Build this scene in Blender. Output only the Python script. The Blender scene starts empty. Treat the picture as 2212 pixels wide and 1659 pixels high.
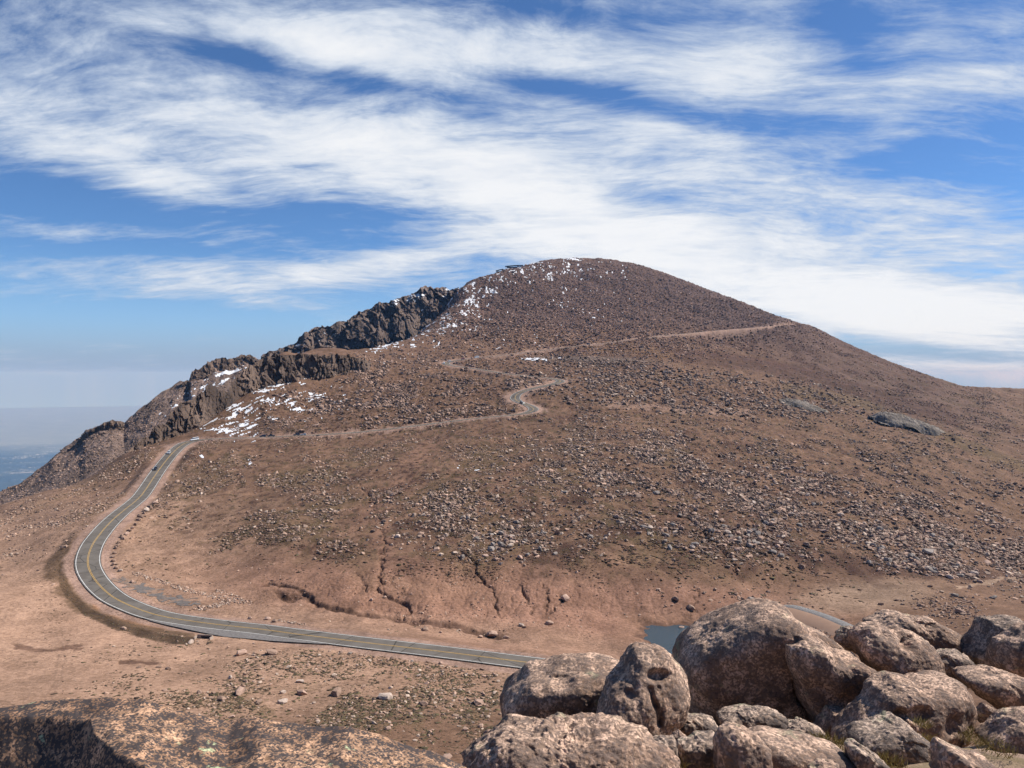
import bpy, bmesh, math, random
import numpy as np
from mathutils import Vector

random.seed(7)
RNG = np.random.default_rng(11)
C = bpy.context.scene.collection
SC = bpy.context.scene

# ------------------------------------------------------------------ camera, sky, sun, exposure
F, CX, CY = 1703.0, 1106.0, 813.0            # photo measured at 2212 px width: focal length, centre, eye level
def pu(px): return (np.asarray(px, float) - CX) / F
def pe(py): return (CY - np.asarray(py, float)) / F
def at(px, py, Y): return Vector((float(pu(px)) * Y, Y, float(pe(py)) * Y))

cam_data = bpy.data.cameras.new("camera")
cam = bpy.data.objects.new("camera", cam_data)
C.objects.link(cam)
cam.location = (0, 0, 0)
cam.rotation_euler = (math.radians(90), 0, 0)
cam_data.sensor_width = 36.0
cam_data.lens = 36.0 * F / 2212.0
cam_data.shift_y = -(829.5 - CY) / 2212.0
cam_data.clip_start = 0.05
cam_data.clip_end = 200000.0
SC.camera = cam

SUN_AZ, SUN_EL = math.radians(71), math.radians(46)     # azimuth clockwise from the view direction (+Y)
SKY_STRENGTH = 0.069
SUN_STRENGTH = 5.0
EXPOSURE = 0.5

SC.view_settings.view_transform = 'Standard'
SC.view_settings.look = 'None'
SC.view_settings.exposure = EXPOSURE
SC.view_settings.gamma = 1.0
SC.cycles.use_denoising = True
SC.cycles.max_bounces = 5
SC.cycles.diffuse_bounces = 1
SC.cycles.glossy_bounces = 2
SC.cycles.transmission_bounces = 2
SC.cycles.volume_bounces = 0
SC.cycles.caustics_reflective = False
SC.cycles.caustics_refractive = False

sun_data = bpy.data.lights.new("sun", 'SUN')
sun_data.energy = SUN_STRENGTH
sun_data.angle = math.radians(0.5)
sun_data.color = (1.0, 0.955, 0.89)
sun = bpy.data.objects.new("sun", sun_data)
C.objects.link(sun)
sdir = Vector((math.sin(SUN_AZ) * math.cos(SUN_EL), math.cos(SUN_AZ) * math.cos(SUN_EL), math.sin(SUN_EL)))
sun.rotation_euler = sdir.to_track_quat('Z', 'Y').to_euler()
sun.location = (0, 0, 500)


class NT:
    """small helper that writes node trees"""
    def __init__(self, tree):
        self.t = tree
        self.n = tree.nodes
        self.l = tree.links
    def put(self, sock, v):
        if isinstance(v, bpy.types.NodeSocket):
            self.l.new(v, sock)
        elif v is not None:
            if sock.type == 'RGBA' and len(v) == 3:
                v = (*v, 1.0)
            sock.default_value = v
    def math(self, op, a, b=None, c=None, clamp=False):
        n = self.n.new('ShaderNodeMath'); n.operation = op; n.use_clamp = clamp
        for i, v in enumerate((a, b, c)):
            if v is not None: self.put(n.inputs[i], v)
        return n.outputs[0]
    def add(self, a, b): return self.math('ADD', a, b)
    def sub(self, a, b): return self.math('SUBTRACT', a, b)
    def mul(self, a, b): return self.math('MULTIPLY', a, b)
    def div(self, a, b): return self.math('DIVIDE', a, b)
    def ramp(self, v, lo, hi, a=0.0, b=1.0, smooth=True):
        n = self.n.new('ShaderNodeMapRange'); n.interpolation_type = 'SMOOTHSTEP' if smooth else 'LINEAR'
        for i, x in enumerate((v, lo, hi, a, b)): self.put(n.inputs[i], x)
        return n.outputs[0]
    def mix(self, f, a, b, mode='MIX'):
        n = self.n.new('ShaderNodeMix'); n.data_type = 'RGBA'; n.blend_type = mode
        self.put(n.inputs[0], f); self.put(n.inputs[6], a); self.put(n.inputs[7], b)
        return n.outputs[2]
    def noise(self, vec, scale, detail=4, rough=0.55, dist=0.0):
        n = self.n.new('ShaderNodeTexNoise')
        n.inputs['Scale'].default_value = scale; n.inputs['Detail'].default_value = detail
        n.inputs['Roughness'].default_value = rough; n.inputs['Distortion'].default_value = dist
        if vec is not None: self.l.new(vec, n.inputs['Vector'])
        return n.outputs['Fac']
    def voronoi(self, vec, scale, feature='F1', out='Distance', rand=1.0):
        n = self.n.new('ShaderNodeTexVoronoi'); n.feature = feature
        n.inputs['Scale'].default_value = scale
        if 'Randomness' in n.inputs: n.inputs['Randomness'].default_value = rand
        if vec is not None: self.l.new(vec, n.inputs['Vector'])
        return n.outputs[out]
    def mapping(self, vec, scale=(1, 1, 1), rot=(0, 0, 0), loc=(0, 0, 0)):
        n = self.n.new('ShaderNodeMapping'); self.l.new(vec, n.inputs[0])
        n.inputs['Location'].default_value = loc; n.inputs['Rotation'].default_value = rot; n.inputs['Scale'].default_value = scale
        return n.outputs[0]
    def xyz(self, vec):
        n = self.n.new('ShaderNodeSeparateXYZ'); self.l.new(vec, n.inputs[0]); return n.outputs
    def comb(self, x, y, z):
        n = self.n.new('ShaderNodeCombineXYZ')
        for i, v in enumerate((x, y, z)): self.put(n.inputs[i], v)
        return n.outputs[0]
    def bump(self, h, strength=0.5, dist=0.1, normal=None):
        n = self.n.new('ShaderNodeBump'); n.inputs['Strength'].default_value = strength; n.inputs['Distance'].default_value = dist
        self.l.new(h, n.inputs['Height'])
        if normal is not None: self.l.new(normal, n.inputs['Normal'])
        return n.outputs[0]


def new_mat(name):
    m = bpy.data.materials.new(name); m.use_nodes = True
    t = NT(m.node_tree)
    b = m.node_tree.nodes['Principled BSDF']
    b.inputs['Roughness'].default_value = 0.9
    b.inputs['Specular IOR Level'].default_value = 0.25
    return m, t, b
def texco(t, which='Object'):
    return t.n.new('ShaderNodeTexCoord').outputs[which]
def plain_mat(name, col, rough=0.6, metal=0.0, spec=0.4, var=0.12, scale=3.0):
    m, t, b = new_mat(name)
    n = t.noise(texco(t), scale, 5)
    c = t.mix(n, tuple(x * (1 - var) for x in col), tuple(min(1, x * (1 + var)) for x in col))
    t.put(b.inputs['Base Color'], c)
    b.inputs['Roughness'].default_value = rough; b.inputs['Metallic'].default_value = metal
    b.inputs['Specular IOR Level'].default_value = spec
    return m


def make_world():
    w = bpy.data.worlds.new("World"); SC.world = w; w.use_nodes = True
    t = NT(w.node_tree)
    bg = w.node_tree.nodes['Background']
    sky = t.n.new('ShaderNodeTexSky'); sky.sky_type = 'NISHITA'; sky.sun_disc = False
    sky.sun_elevation = SUN_EL; sky.sun_rotation = SUN_AZ
    sky.altitude = 2600; sky.air_density = 1.0; sky.dust_density = 0.5; sky.ozone_density = 3.0
    d = texco(t, 'Generated')
    x, y, z = t.xyz(d)
    zc = t.math('MAXIMUM', z, 0.015)
    t.l.new(t.comb(x, y, zc), sky.inputs[0])
    skyc = t.mix(1.0, sky.outputs[0], (SKY_STRENGTH * 0.70, SKY_STRENGTH * 0.97, SKY_STRENGTH * 1.24), 'MULTIPLY')
    # high thin cloud: direction written as (x/y, z/y), i.e. bearings on the far sky dome
    yc = t.math('MAXIMUM', t.math('ABSOLUTE', y), 0.05)
    U = t.div(x, yc); E = t.div(z, yc)
    # wind-drawn streak noise on the cloud sheet
    zz = t.add(t.math('MAXIMUM', z, 0.0), 0.17)
    P = t.comb(t.div(x, zz), t.div(y, zz), 0.0)
    warp = t.noise(P, 0.9, 3, 0.5)
    warp2 = t.noise(t.mapping(P, loc=(7.3, 2.1, 0)), 0.9, 3, 0.5)
    Pw = t.comb(t.add(t.div(x, zz), t.mul(t.sub(warp, 0.5), 0.55)), t.add(t.div(y, zz), t.mul(t.sub(warp2, 0.5), 0.55)), 0.0)
    Pr = t.mapping(Pw, scale=(0.55, 1.5, 1), rot=(0, 0, math.radians(28)))
    n1 = t.noise(Pr, 1.25, 9, 0.58, 0.25)
    Pr2 = t.mapping(Pw, scale=(1.1, 3.2, 1), rot=(0, 0, math.radians(22)))
    n2 = t.noise(Pr2, 1.8, 10, 0.66, 0.15)
    n3 = t.noise(t.mapping(Pw, loc=(3, 9, 0)), 3.2, 8, 0.62, 0.3)
    n4 = t.noise(t.mapping(Pw, scale=(1.8, 4.6, 1), rot=(0, 0, math.radians(34))), 3.8, 9, 0.7, 0.2)
    G = [  # px, py, rx, ry, rotation (deg, clockwise in the photo), weight
        (520, 330, 600, 110, 6, .55), (1130, 400, 480, 105, 16, .72), (300, 200, 420, 70, 3, .22), (120, 300, 250, 90, 10, .26),
        (1750, 590, 560, 110, 8, .78), (640, 70, 520, 60, 8, .50), (1330, 150, 520, 85, 10, .50), (850, 150, 260, 50, 14, .28),
        (1650, 100, 180, 90, -24, .42), (1560, 340, 300, 60, 12, .34), (2110, 165, 220, 60, -4, .52), (430, 600, 460, 34, 3, .46), (700, 590, 300, 34, -8, .44), (560, 655, 200, 14, 4, .3),
        (170, 500, 280, 18, 2, .36), (2080, 690, 340, 70, 2, .72), (120, 80, 400, 90, 6, .40), (360, 400, 130, 40, 16, .42), (700, 470, 160, 12, -6, .16),
        (2080, 480, 260, 60, 4, .48), (950, 540, 220, 30, -10, .30), (2050, 60, 220, 46, -4, .26), (1330, 540, 300, 40, 10, .4), (2180, 250, 120, 30, -16, .2), (2000, 400, 200, 20, 6, .22),
        (500, 118, 330, 26, 12, -.50), (1190, 18, 130, 30, 10, -.50), (1760, 30, 60, 60, 30, -.40), (1850, 60, 70, 70, 20, -.42), (1330, 215, 230, 26, 12, -.40), (1200, 190, 120, 16, 4, -.3),
        (1400, 430, 110, 24, 2, -.42), (2080, 300, 220, 44, -4, -.22), (1720, 270, 200, 40, 8, -.26), (110, 420, 240, 40, 12, -.44), (660, 455, 420, 30, 2, -.36), (780, 520, 160, 30, 0, -.25),
        (250, 710, 560, 50, 0, -.40), (330, 545, 260, 12, 2, -.22), (1960, 752, 170, 16, 6, -.5), (900, 200, 160, 20, 10, -.18), (300, 265, 160, 18, 8, -.2), (2150, 800, 240, 24, 2, .62), (1900, 690, 280, 40, 10, .3), (2050, 590, 120, 12, 4, -.25),
    ]
    cov = None
    for px, py, rx, ry, rot, wgt in G:
        a = math.radians(rot)
        du = t.sub(U, float(pu(px))); de = t.sub(E, float(pe(py)))
        ca, sa = math.cos(a), math.sin(a)
        lx = t.math('MULTIPLY_ADD', du, ca * F / rx, t.mul(de, -sa * F / rx))
        ly = t.math('MULTIPLY_ADD', du, sa * F / ry, t.mul(de, ca * F / ry))
        r2 = t.math('MULTIPLY_ADD', lx, lx, t.mul(ly, ly))
        g = t.math('POWER', 2.718, t.mul(r2, -0.85))
        cov = t.mul(g, wgt) if cov is None else t.math('MULTIPLY_ADD', g, wgt, cov)
    cov = t.add(cov, 0.0)
    nn = t.add(t.mul(t.sub(n1, 0.5), 1.2), t.add(t.mul(t.sub(n2, 0.5), 1.0), t.add(t.mul(t.sub(n3, 0.5), 1.25), t.mul(t.sub(n4, 0.5), 1.05))))
    raw = t.add(cov, nn)
    alpha = t.ramp(raw, -0.08, 0.80, 0.0, 0.95)
    alpha = t.math('POWER', alpha, 0.9)
    # the lowest sky is clearer of cloud and paler
    cl = t.mix(t.ramp(raw, 0.3, 1.3), (0.40, 0.465, 0.565), (0.665, 0.675, 0.69))
    az_ = t.math('ABSOLUTE', z)
    base = t.mix(t.ramp(az_, 0.0, 0.17, 0.6, 0.0), skyc, (0.26, 0.40, 0.58))
    base = t.mix(t.ramp(az_, 0.0, 0.075, 0.92, 0.0), base, (0.215, 0.27, 0.37))
    # the cloud bank stands over the mountain; the unseen sky behind is kept clear to cut fill light
    alpha = t.mul(alpha, t.ramp(y, -0.05, 0.25))
    col = t.mix(alpha, base, cl)
    t.l.new(col, bg.inputs['Color'])
    bg.inputs['Strength'].default_value = 1.0
make_world()

# ------------------------------------------------------------------ numeric helpers
_PERM = np.random.default_rng(3).permutation(512).astype(np.int32)
_PERM = np.concatenate([_PERM, _PERM, _PERM])
_ang = np.random.default_rng(4).uniform(0, 2 * np.pi, 512)
_G2 = np.stack([np.cos(_ang), np.sin(_ang)], 1).astype(np.float32)
_g3 = np.random.default_rng(5).normal(size=(512, 3)); _G3 = (_g3 / np.linalg.norm(_g3, axis=1)[:, None]).astype(np.float32)

def perlin2(x, y):
    x = np.asarray(x, np.float32); y = np.asarray(y, np.float32)
    xi = np.floor(x).astype(np.int32); yi = np.floor(y).astype(np.int32)
    xf = x - xi; yf = y - yi
    u = xf * xf * xf * (xf * (xf * 6 - 15) + 10); v = yf * yf * yf * (yf * (yf * 6 - 15) + 10)
    def g(i, j):
        h = _PERM[_PERM[(xi + i) & 511] + ((yi + j) & 511)] & 511
        return _G2[h, 0] * (xf - i) + _G2[h, 1] * (yf - j)
    a = g(0, 0); b = g(1, 0); c = g(0, 1); d = g(1, 1)
    return ((a + u * (b - a)) * (1 - v) + (c + u * (d - c)) * v) * 1.5

def perlin3(p):
    p = np.asarray(p, np.float32)
    i0 = np.floor(p).astype(np.int32); f = p - i0
    w = f * f * f * (f * (f * 6 - 15) + 10)
    out = 0
    for i in (0, 1):
        for j in (0, 1):
            for k in (0, 1):
                h = _PERM[_PERM[_PERM[(i0[..., 0] + i) & 511] + ((i0[..., 1] + j) & 511)] + ((i0[..., 2] + k) & 511)] & 511
                gr = _G3[h]
                dd = gr[..., 0] * (f[..., 0] - i) + gr[..., 1] * (f[..., 1] - j) + gr[..., 2] * (f[..., 2] - k)
                ww = (w[..., 0] if i else 1 - w[..., 0]) * (w[..., 1] if j else 1 - w[..., 1]) * (w[..., 2] if k else 1 - w[..., 2])
                out = out + dd * ww
    return out * 1.6

def fbm2(x, y, oct=4, gain=0.5):
    o = 0; a = 1.0
    for k in range(oct):
        o = o + a * perlin2(x * 2 ** k + 17.3 * k, y * 2 ** k - 9.1 * k); a *= gain
    return o
def fbm3(p, oct=4, gain=0.5):
    o = 0; a = 1.0
    for k in range(oct):
        o = o + a * perlin3(p * 2 ** k + 13.7 * k); a *= gain
    return o
def sstep(a, b, x):
    t = np.clip((x - a) / (b - a), 0, 1); return t * t * (3 - 2 * t)

def mesh_from_arrays(name, verts, faces, smooth=False, attrs=None):
    """verts (n,3); faces (m,k) with one k, as one mesh datablock"""
    verts = np.ascontiguousarray(verts, np.float32); faces = np.ascontiguousarray(faces, np.int32)
    me = bpy.data.meshes.new(name)
    n, (m, k) = len(verts), faces.shape
    me.vertices.add(n); me.vertices.foreach_set('co', verts.ravel())
    me.loops.add(m * k); me.loops.foreach_set('vertex_index', faces.ravel())
    me.polygons.add(m)
    me.polygons.foreach_set('loop_start', np.arange(0, m * k, k, dtype=np.int32))
    me.polygons.foreach_set('loop_total', np.full(m, k, np.int32))
    me.update(calc_edges=True)
    if attrs:
        for an, arr in attrs.items():
            arr = np.asarray(arr, np.float32)
            if arr.ndim == 2:
                if arr.shape[1] == 3: arr = np.concatenate([arr, np.ones((len(arr), 1), np.float32)], 1)
                at_ = me.attributes.new(an, 'FLOAT_COLOR', 'POINT'); at_.data.foreach_set('color', np.ascontiguousarray(arr).ravel())
            else:
                at_ = me.attributes.new(an, 'FLOAT', 'POINT'); at_.data.foreach_set('value', arr)
    me.polygons.foreach_set('use_smooth', np.full(m, smooth, bool))
    me.update()
    return me

def link(name, me, mat=None, parent=None):
    o = bpy.data.objects.new(name, me); C.objects.link(o)
    if mat is not None: me.materials.append(mat)
    if parent is not None: o.parent = parent
    return o
def tag(o, label=None, cat=None, group=None, kind=None):
    if label: o['label'] = label
    if cat: o['category'] = cat
    if group: o['group'] = group
    if kind: o['kind'] = kind
    return o
def grid_faces(nr, nc, flip=False):
    i = np.arange(nr * nc).reshape(nr, nc)
    a, b, c, d = i[:-1, :-1], i[:-1, 1:], i[1:, 1:], i[1:, :-1]
    f = np.stack([a, b, c, d], -1).reshape(-1, 4)
    return f[:, ::-1] if flip else f

# ------------------------------------------------------------------ road centre line (photo px, photo py, distance)
ROAD = [(1700, 1502, 184), (1500, 1480, 192), (1215, 1440.5, 203), (1095, 1425, 207), (930, 1404.5, 214), (768, 1385.5, 222), (650, 1370.5, 229), (556, 1358.5, 236),
        (440, 1345.5, 243), (347, 1330.5, 249), (290, 1312.5, 256), (243, 1288.5, 264), (205, 1252, 280), (189.5, 1216, 297), (197, 1182, 313), (217, 1152, 331), (250, 1117, 362),
        (292, 1083, 402), (305.5, 1070, 418), (343.7, 1014.5, 478), (371.5, 980, 520), (389, 964, 542), (405, 955.2, 555), (428, 950.6, 562), (460, 948.0, 566),
        (520, 946.3, 568), (580, 943.8, 569), (640, 941.2, 571), (713, 938, 574), (800, 931, 584), (900, 919.5, 600), (1000, 907, 614), (1080, 898.8, 622),
        (1112, 896.2, 627), (1140, 891.6, 635), (1153, 885, 644), (1148, 878.6, 653), (1134.7, 872.6, 662), (1121, 867.8, 669), (1113.5, 862.5, 678), (1113, 857.3, 687), (1119.5, 849.8, 698),
        (1137, 842.5, 710), (1171, 834.6, 727), (1197, 829.2, 744), (1210, 824.3, 760), (1208, 820.8, 772), (1196, 818, 782), (1180, 816, 790), (1145, 812.6, 800),
        (1110, 809, 812), (1077, 804.8, 824), (1036, 797.6, 840), (997, 792.6, 858), (974, 789.3, 870), (963, 786, 881), (966, 782.6, 892), (984, 779, 903), (1004.5, 775.8, 913),
        (1032, 772.8, 925), (1067, 769.3, 940), (1119, 763.2, 963), (1188, 754.8, 995), (1258, 746, 1028), (1295, 742.4, 1046), (1350, 735.8, 1075), (1450, 723.6, 1135),
        (1550, 713.6, 1200), (1650, 706.2, 1290), (1700, 702.8, 1350), (1738, 700.4, 1405)]
RC = np.array([[pu(a) * c, c, pe(b) * c] for a, b, c in ROAD], float)

def catmull(P, step):
    out = []
    P = np.vstack([2 * P[0] - P[1], P, 2 * P[-1] - P[-2]])
    for i in range(1, len(P) - 2):
        p0, p1, p2, p3 = P[i - 1:i + 3]
        # centripetal parametrisation keeps the bends free of loops
        t0 = 0; t1 = t0 + np.linalg.norm(p1 - p0) ** .5; t2 = t1 + np.linalg.norm(p2 - p1) ** .5; t3 = t2 + np.linalg.norm(p3 - p2) ** .5
        n = max(2, int(np.linalg.norm(p2 - p1) / step))
        for t in np.linspace(t1, t2, n, endpoint=False):
            A1 = (t1 - t) / (t1 - t0) * p0 + (t - t0) / (t1 - t0) * p1
            A2 = (t2 - t) / (t2 - t1) * p1 + (t - t1) / (t2 - t1) * p2
            A3 = (t3 - t) / (t3 - t2) * p2 + (t - t2) / (t3 - t2) * p3
            B1 = (t2 - t) / (t2 - t0) * A1 + (t - t0) / (t2 - t0) * A2
            B2 = (t3 - t) / (t3 - t1) * A2 + (t - t1) / (t3 - t1) * A3
            out.append((t2 - t) / (t2 - t1) * B1 + (t - t1) / (t2 - t1) * B2)
    out.append(P[-2])
    return np.array(out)
RD = catmull(RC, 1.5)
_k = np.ones(13) / 13
for ax, kk in ((0, 5), (1, 5), (2, 13)):
    k = np.ones(kk) / kk
    RD[:, ax] = np.convolve(np.pad(RD[:, ax], kk // 2, mode='edge'), k, 'valid')
RT = np.gradient(RD, axis=0); RT[:, 2] = 0; RT /= np.linalg.norm(RT, axis=1)[:, None]
RN = np.stack([RT[:, 1], -RT[:, 0], np.zeros(len(RT))], 1)        # to the right of travel (uphill direction)

# ------------------------------------------------------------------ main terrain: control points (px, py, distance)
CP = [(0, 1092, 455), (97, 1063, 480), (253, 989, 560), (358, 949, 602), (434, 917, 632), (486, 879, 668), (538, 840, 705), (600, 822, 735), (660, 815, 755),
      (720, 806, 785), (600, 766, 790), (660, 765, 815), (720, 763, 850), (713, 758, 960), (770, 760, 940), (828, 751, 1010), (880, 734, 1150), (921, 706, 1260), (956, 678, 1360), (984, 634, 1500),
      (1018, 606, 1610), (1046, 596, 1650), (1095, 580, 1710), (1126, 575, 1730), (1178, 561, 1770), (1234, 557, 1810), (1303, 558, 1830), (1373, 569, 1810), (1442, 590, 1780),
      (1481, 606, 1740), (1540, 629, 1680), (1600, 650, 1610), (1660, 675, 1520), (1735, 700, 1400), (1822, 738, 1330), (1930, 784, 1260), (2017, 814, 1210), (2080, 834, 1180),
      # over the back
      (0, 1250, 560), (-350, 1300, 560), (-350, 1110, 430), (253, 1120, 690), (358, 1080, 720), (434, 1020, 770), (538, 930, 850), (600, 840, 920), (713, 840, 1130), (828, 830, 1220),
      (880, 800, 1400), (956, 740, 1640), (1018, 680, 1900), (1095, 640, 2050), (1234, 610, 2250), (1373, 615, 2250), (1481, 660, 2150), (1600, 705, 2000), (1735, 765, 1750), (1930, 835, 1600),
      (2080, 834, 1350), (2212, 838, 1550), (2560, 850, 1600), (2212, 900, 2300), (2560, 920, 2400), (1735, 900, 2400), (1300, 800, 2800), (700, 1000, 2400), (0, 1500, 1500), (0, 1700, 2600), (-350, 1700, 2000),
      (2150, 836, 1400),
      # summit face
      (1250, 650, 1450), (1250, 600, 1640), (1250, 700, 1230), (1450, 650, 1530), (1450, 700, 1280), (1600, 692, 1430), (1100, 650, 1430), (1100, 700, 1200), (1100, 740, 1050),
      (1000, 700, 1190), (1000, 655, 1420), (950, 745, 1050), (900, 760, 970), (1000, 760, 960),
      # right slopes
      (1600, 760, 1130), (1600, 800, 960), (1800, 790, 1120), (1800, 860, 880), (1950, 840, 1060), (2000, 900, 840), (2120, 900, 900), (2212, 890, 1000), (2212, 940, 780), (1450, 790, 890), (1450, 850, 760),
      (1300, 790, 860), (1300, 850, 715), (1300, 900, 625), (1600, 900, 690), (1450, 940, 570), (1600, 1000, 505), (1600, 1100, 400), (1600, 1200, 330), (1600, 1260, 302), (1600, 1330, 273),
      (2212, 1000, 640), (2212, 1100, 500), (2212, 1200, 400), (2212, 1260, 350), (2560, 1000, 640), (2560, 1200, 400), (2560, 1350, 270), (1900, 1000, 560), (1900, 1100, 430), (1900, 1200, 350),
      (1850, 1290, 300), (2000, 1268, 313), (1750, 1290, 302), (1700, 1350, 268), (1860, 1362, 262), (2100, 1310, 282), (2212, 1330, 258), (2000, 1400, 240),
      # middle slope
      (1300, 1000, 463), (1300, 1100, 374), (1300, 1200, 317), (1300, 1300, 282), (1300, 1372, 259), (1400, 1390, 250), (1450, 1350, 266), (1530, 1412, 238), (1100, 1100, 370), (1100, 1000, 463), (1100, 925, 585),
      (1000, 1250, 292), (800, 1250, 287), (800, 1180, 322), (800, 1100, 374), (800, 1000, 474), (600, 1050, 425), (600, 1150, 342), (600, 1240, 290), (450, 1240, 294), (450, 1160, 342), (420, 1040, 445),
      (550, 985, 505), (700, 960, 540), (900, 945, 560), (700, 1305, 265), (900, 1335, 256), (1050, 1368, 250), (1150, 1390, 238), (500, 1330, 251), (420, 1290, 267), (1000, 1310, 270),
      # slope above the first long road stretch
      (520, 900, 640), (600, 880, 665), (700, 870, 690), (800, 840, 745), (900, 850, 725), (900, 800, 830), (1000, 850, 710), (800, 890, 645), (640, 920, 605), (1030, 830, 765), (1250, 880, 655),
      # left of the road and the bottom
      (100, 1150, 350), (0, 1200, 325), (0, 1110, 438), (100, 1110, 400), (100, 1290, 258), (0, 1300, 250), (200, 1370, 222), (100, 1370, 222), (-350, 1250, 280), (-350, 1450, 180), (350, 1390, 218), (200, 1060, 455),
      (1100, 1470, 188), (1000, 1500, 176), (900, 1560, 152), (950, 1640, 128), (300, 1450, 185), (100, 1450, 185), (0, 1540, 152), (600, 1430, 195), (600, 1540, 156), (300, 1540, 152), (1300, 1500, 178), (1600, 1540, 165), (2212, 1500, 165),
      (2560, 1560, 150), (500, 1680, 110), (1100, 1720, 105), (1700, 1680, 112), (2212, 1640, 115), (-350, 1640, 115), (0, 1680, 110), (0, 1800, 60), (700, 1800, 60), (1500, 1780, 60), (2212, 1760, 60), (2560, 1760, 60), (-350, 1800, 60),
      (0, 1850, 36), (1106, 1820, 36), (2212, 1760, 36), (2560, 1760, 36), (-350, 1850, 36)]
_cp = [(float(pu(a)), float(c), float(pe(b))) for a, b, c in CP]
for i in range(2, len(ROAD) - 1, 2):
    a, b, c = ROAD[i]; _cp.append((float(pu(a)), float(c), float(pe(b))))
_cp = np.array(_cp)
KU = 1.9
_cs = np.stack([_cp[:, 0] * KU, np.log(_cp[:, 1])], 1)
def _tps(r2): return 0.5 * r2 * np.log(r2 + 1e-12)
_n = len(_cs)
_d2 = ((_cs[:, None] - _cs[None]) ** 2).sum(-1)
_A = np.zeros((_n + 3, _n + 3)); _A[:_n, :_n] = _tps(_d2) + np.eye(_n) * 2e-4
_A[:_n, _n] = 1; _A[:_n, _n + 1:] = _cs; _A[_n:, :_n] = _A[:_n, _n:].T
_w = np.linalg.solve(_A, np.concatenate([_cp[:, 2], np.zeros(3)]))
# evaluate on a coarse sheet, then resample
GU = np.linspace(-0.86, 0.86, 260); GS = np.linspace(math.log(34), math.log(2700), 300)
_q = np.stack(np.meshgrid(GU * KU, GS, indexing='xy'), -1).reshape(-1, 2)
GE = np.zeros(len(_q))
for a in range(0, len(_q), 8000):
    qq = _q[a:a + 8000]
    GE[a:a + 8000] = _tps(((qq[:, None] - _cs[None]) ** 2).sum(-1)) @ _w[:_n] + _w[_n] + qq @ _w[_n + 1:]
GE = GE.reshape(len(GS), len(GU))
def cubic_w(t):
    return np.stack([-.5 * t ** 3 + t ** 2 - .5 * t, 1.5 * t ** 3 - 2.5 * t ** 2 + 1, -1.5 * t ** 3 + 2 * t ** 2 + .5 * t, .5 * t ** 3 - .5 * t ** 2])
def resample_matrix(src, dst):
    f = np.clip((dst - src[0]) / (src[1] - src[0]), 0, len(src) - 1.0001); i = f.astype(int); w = cubic_w(f - i)
    M = np.zeros((len(dst), len(src)))
    for k in range(4):
        np.add.at(M, (np.arange(len(dst)), np.clip(i + k - 1, 0, len(src) - 1)), w[k])
    return M
NC, NR = 1460, 980
TU = np.linspace(-0.80, 0.80, NC)
_fs = np.linspace(math.log(36), math.log(2600), 3000)
_Ef = resample_matrix(GS, _fs) @ GE
_wt = np.sqrt((np.gradient(_Ef, _fs, axis=0)[:, 30:230] ** 2).mean(1))
_wt = np.where(_fs < math.log(112), 0.05, 0.06 + _wt); _wt[_fs > math.log(2000)] *= 0.3
_cum = np.concatenate([[0], np.cumsum(_wt)[:-1]]); _cum /= _cum[-1]
TS = np.interp(np.linspace(0, 1, NR), _cum, _fs)
TE = resample_matrix(GS, TS) @ GE @ resample_matrix(GU, TU).T
TYc = np.exp(TS)
TY = np.repeat(TYc[:, None], NC, 1); TX = TU[None, :] * TY; TZ = TE * TY
TPX = CX + F * TX / TY
def cur_py(): return CY - F * TZ / TY

def poly_dist(px, py, pts):
    """distance in photo px to a polyline, and the position along it (0..1)"""
    best = np.full(px.shape, 1e9, np.float32); par = np.zeros(px.shape, np.float32)
    L = len(pts) - 1
    for i in range(L):
        (x0, y0), (x1, y1) = pts[i][:2], pts[i + 1][:2]
        dx, dy = x1 - x0, y1 - y0
        t = np.clip(((px - x0) * dx + (py - y0) * dy) / (dx * dx + dy * dy + 1e-9), 0, 1)
        d = np.hypot(px - (x0 + t * dx), py - (y0 + t * dy))
        m = d < best; best = np.where(m, d, best); par = np.where(m, (i + t) / L, par)
    return best, par
def ell(px, py, cx, cy, rx, ry, rot=0):
    a = math.radians(rot); dx, dy = px - cx, py - cy
    return np.sqrt(((dx * math.cos(a) + dy * math.sin(a)) / rx) ** 2 + ((-dx * math.sin(a) + dy * math.cos(a)) / ry) ** 2)
def in_poly(px, py, pts):
    inside = np.zeros(px.shape, bool); n = len(pts)
    for i in range(n):
        x0, y0 = pts[i]; x1, y1 = pts[(i + 1) % n]
        c = ((y0 > py) != (y1 > py)) & (px < (x1 - x0) * (py - y0) / (y1 - y0 + 1e-9) + x0)
        inside ^= c
    return inside

# natural relief
PY0 = cur_py()
far = np.clip(TY / 400, 0.12, 4)
relief = fbm2(TX / 70, TY / 70, 3) * 1.6 * np.clip(far, .3, 2.5) + fbm2(TX / 18, TY / 18, 3) * 0.42 * np.clip(far, .4, 2.2)
rough_zone = np.zeros_like(TX)
for e_ in [(1330, 650, 420, 90, 0, 1.0), (1500, 850, 330, 50, 0, .9), (1800, 1080, 560, 150, 8, .8), (880, 850, 260, 55, -8, .8), (1900, 760, 260, 60, 25, .35), (1000, 1060, 260, 80, 0, .25), (1080, 640, 120, 80, -40, 1.0)]:
    r = ell(TPX, PY0, *e_[:5]); rough_zone = np.maximum(rough_zone, e_[5] * np.exp(-r ** 4 * .7))
relief += rough_zone * (np.abs(fbm2(TX / 9, TY / 9, 3)) * 1.1 + fbm2(TX / 3.5, TY / 3.5, 2) * .35) * np.clip(far, .8, 2.6)
calm = np.exp(-ell(TPX, PY0, 180, 1420, 420, 200) ** 4)
relief *= (1 - .55 * calm)
TZ = TZ + relief * sstep(60, 130, TY)
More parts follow.
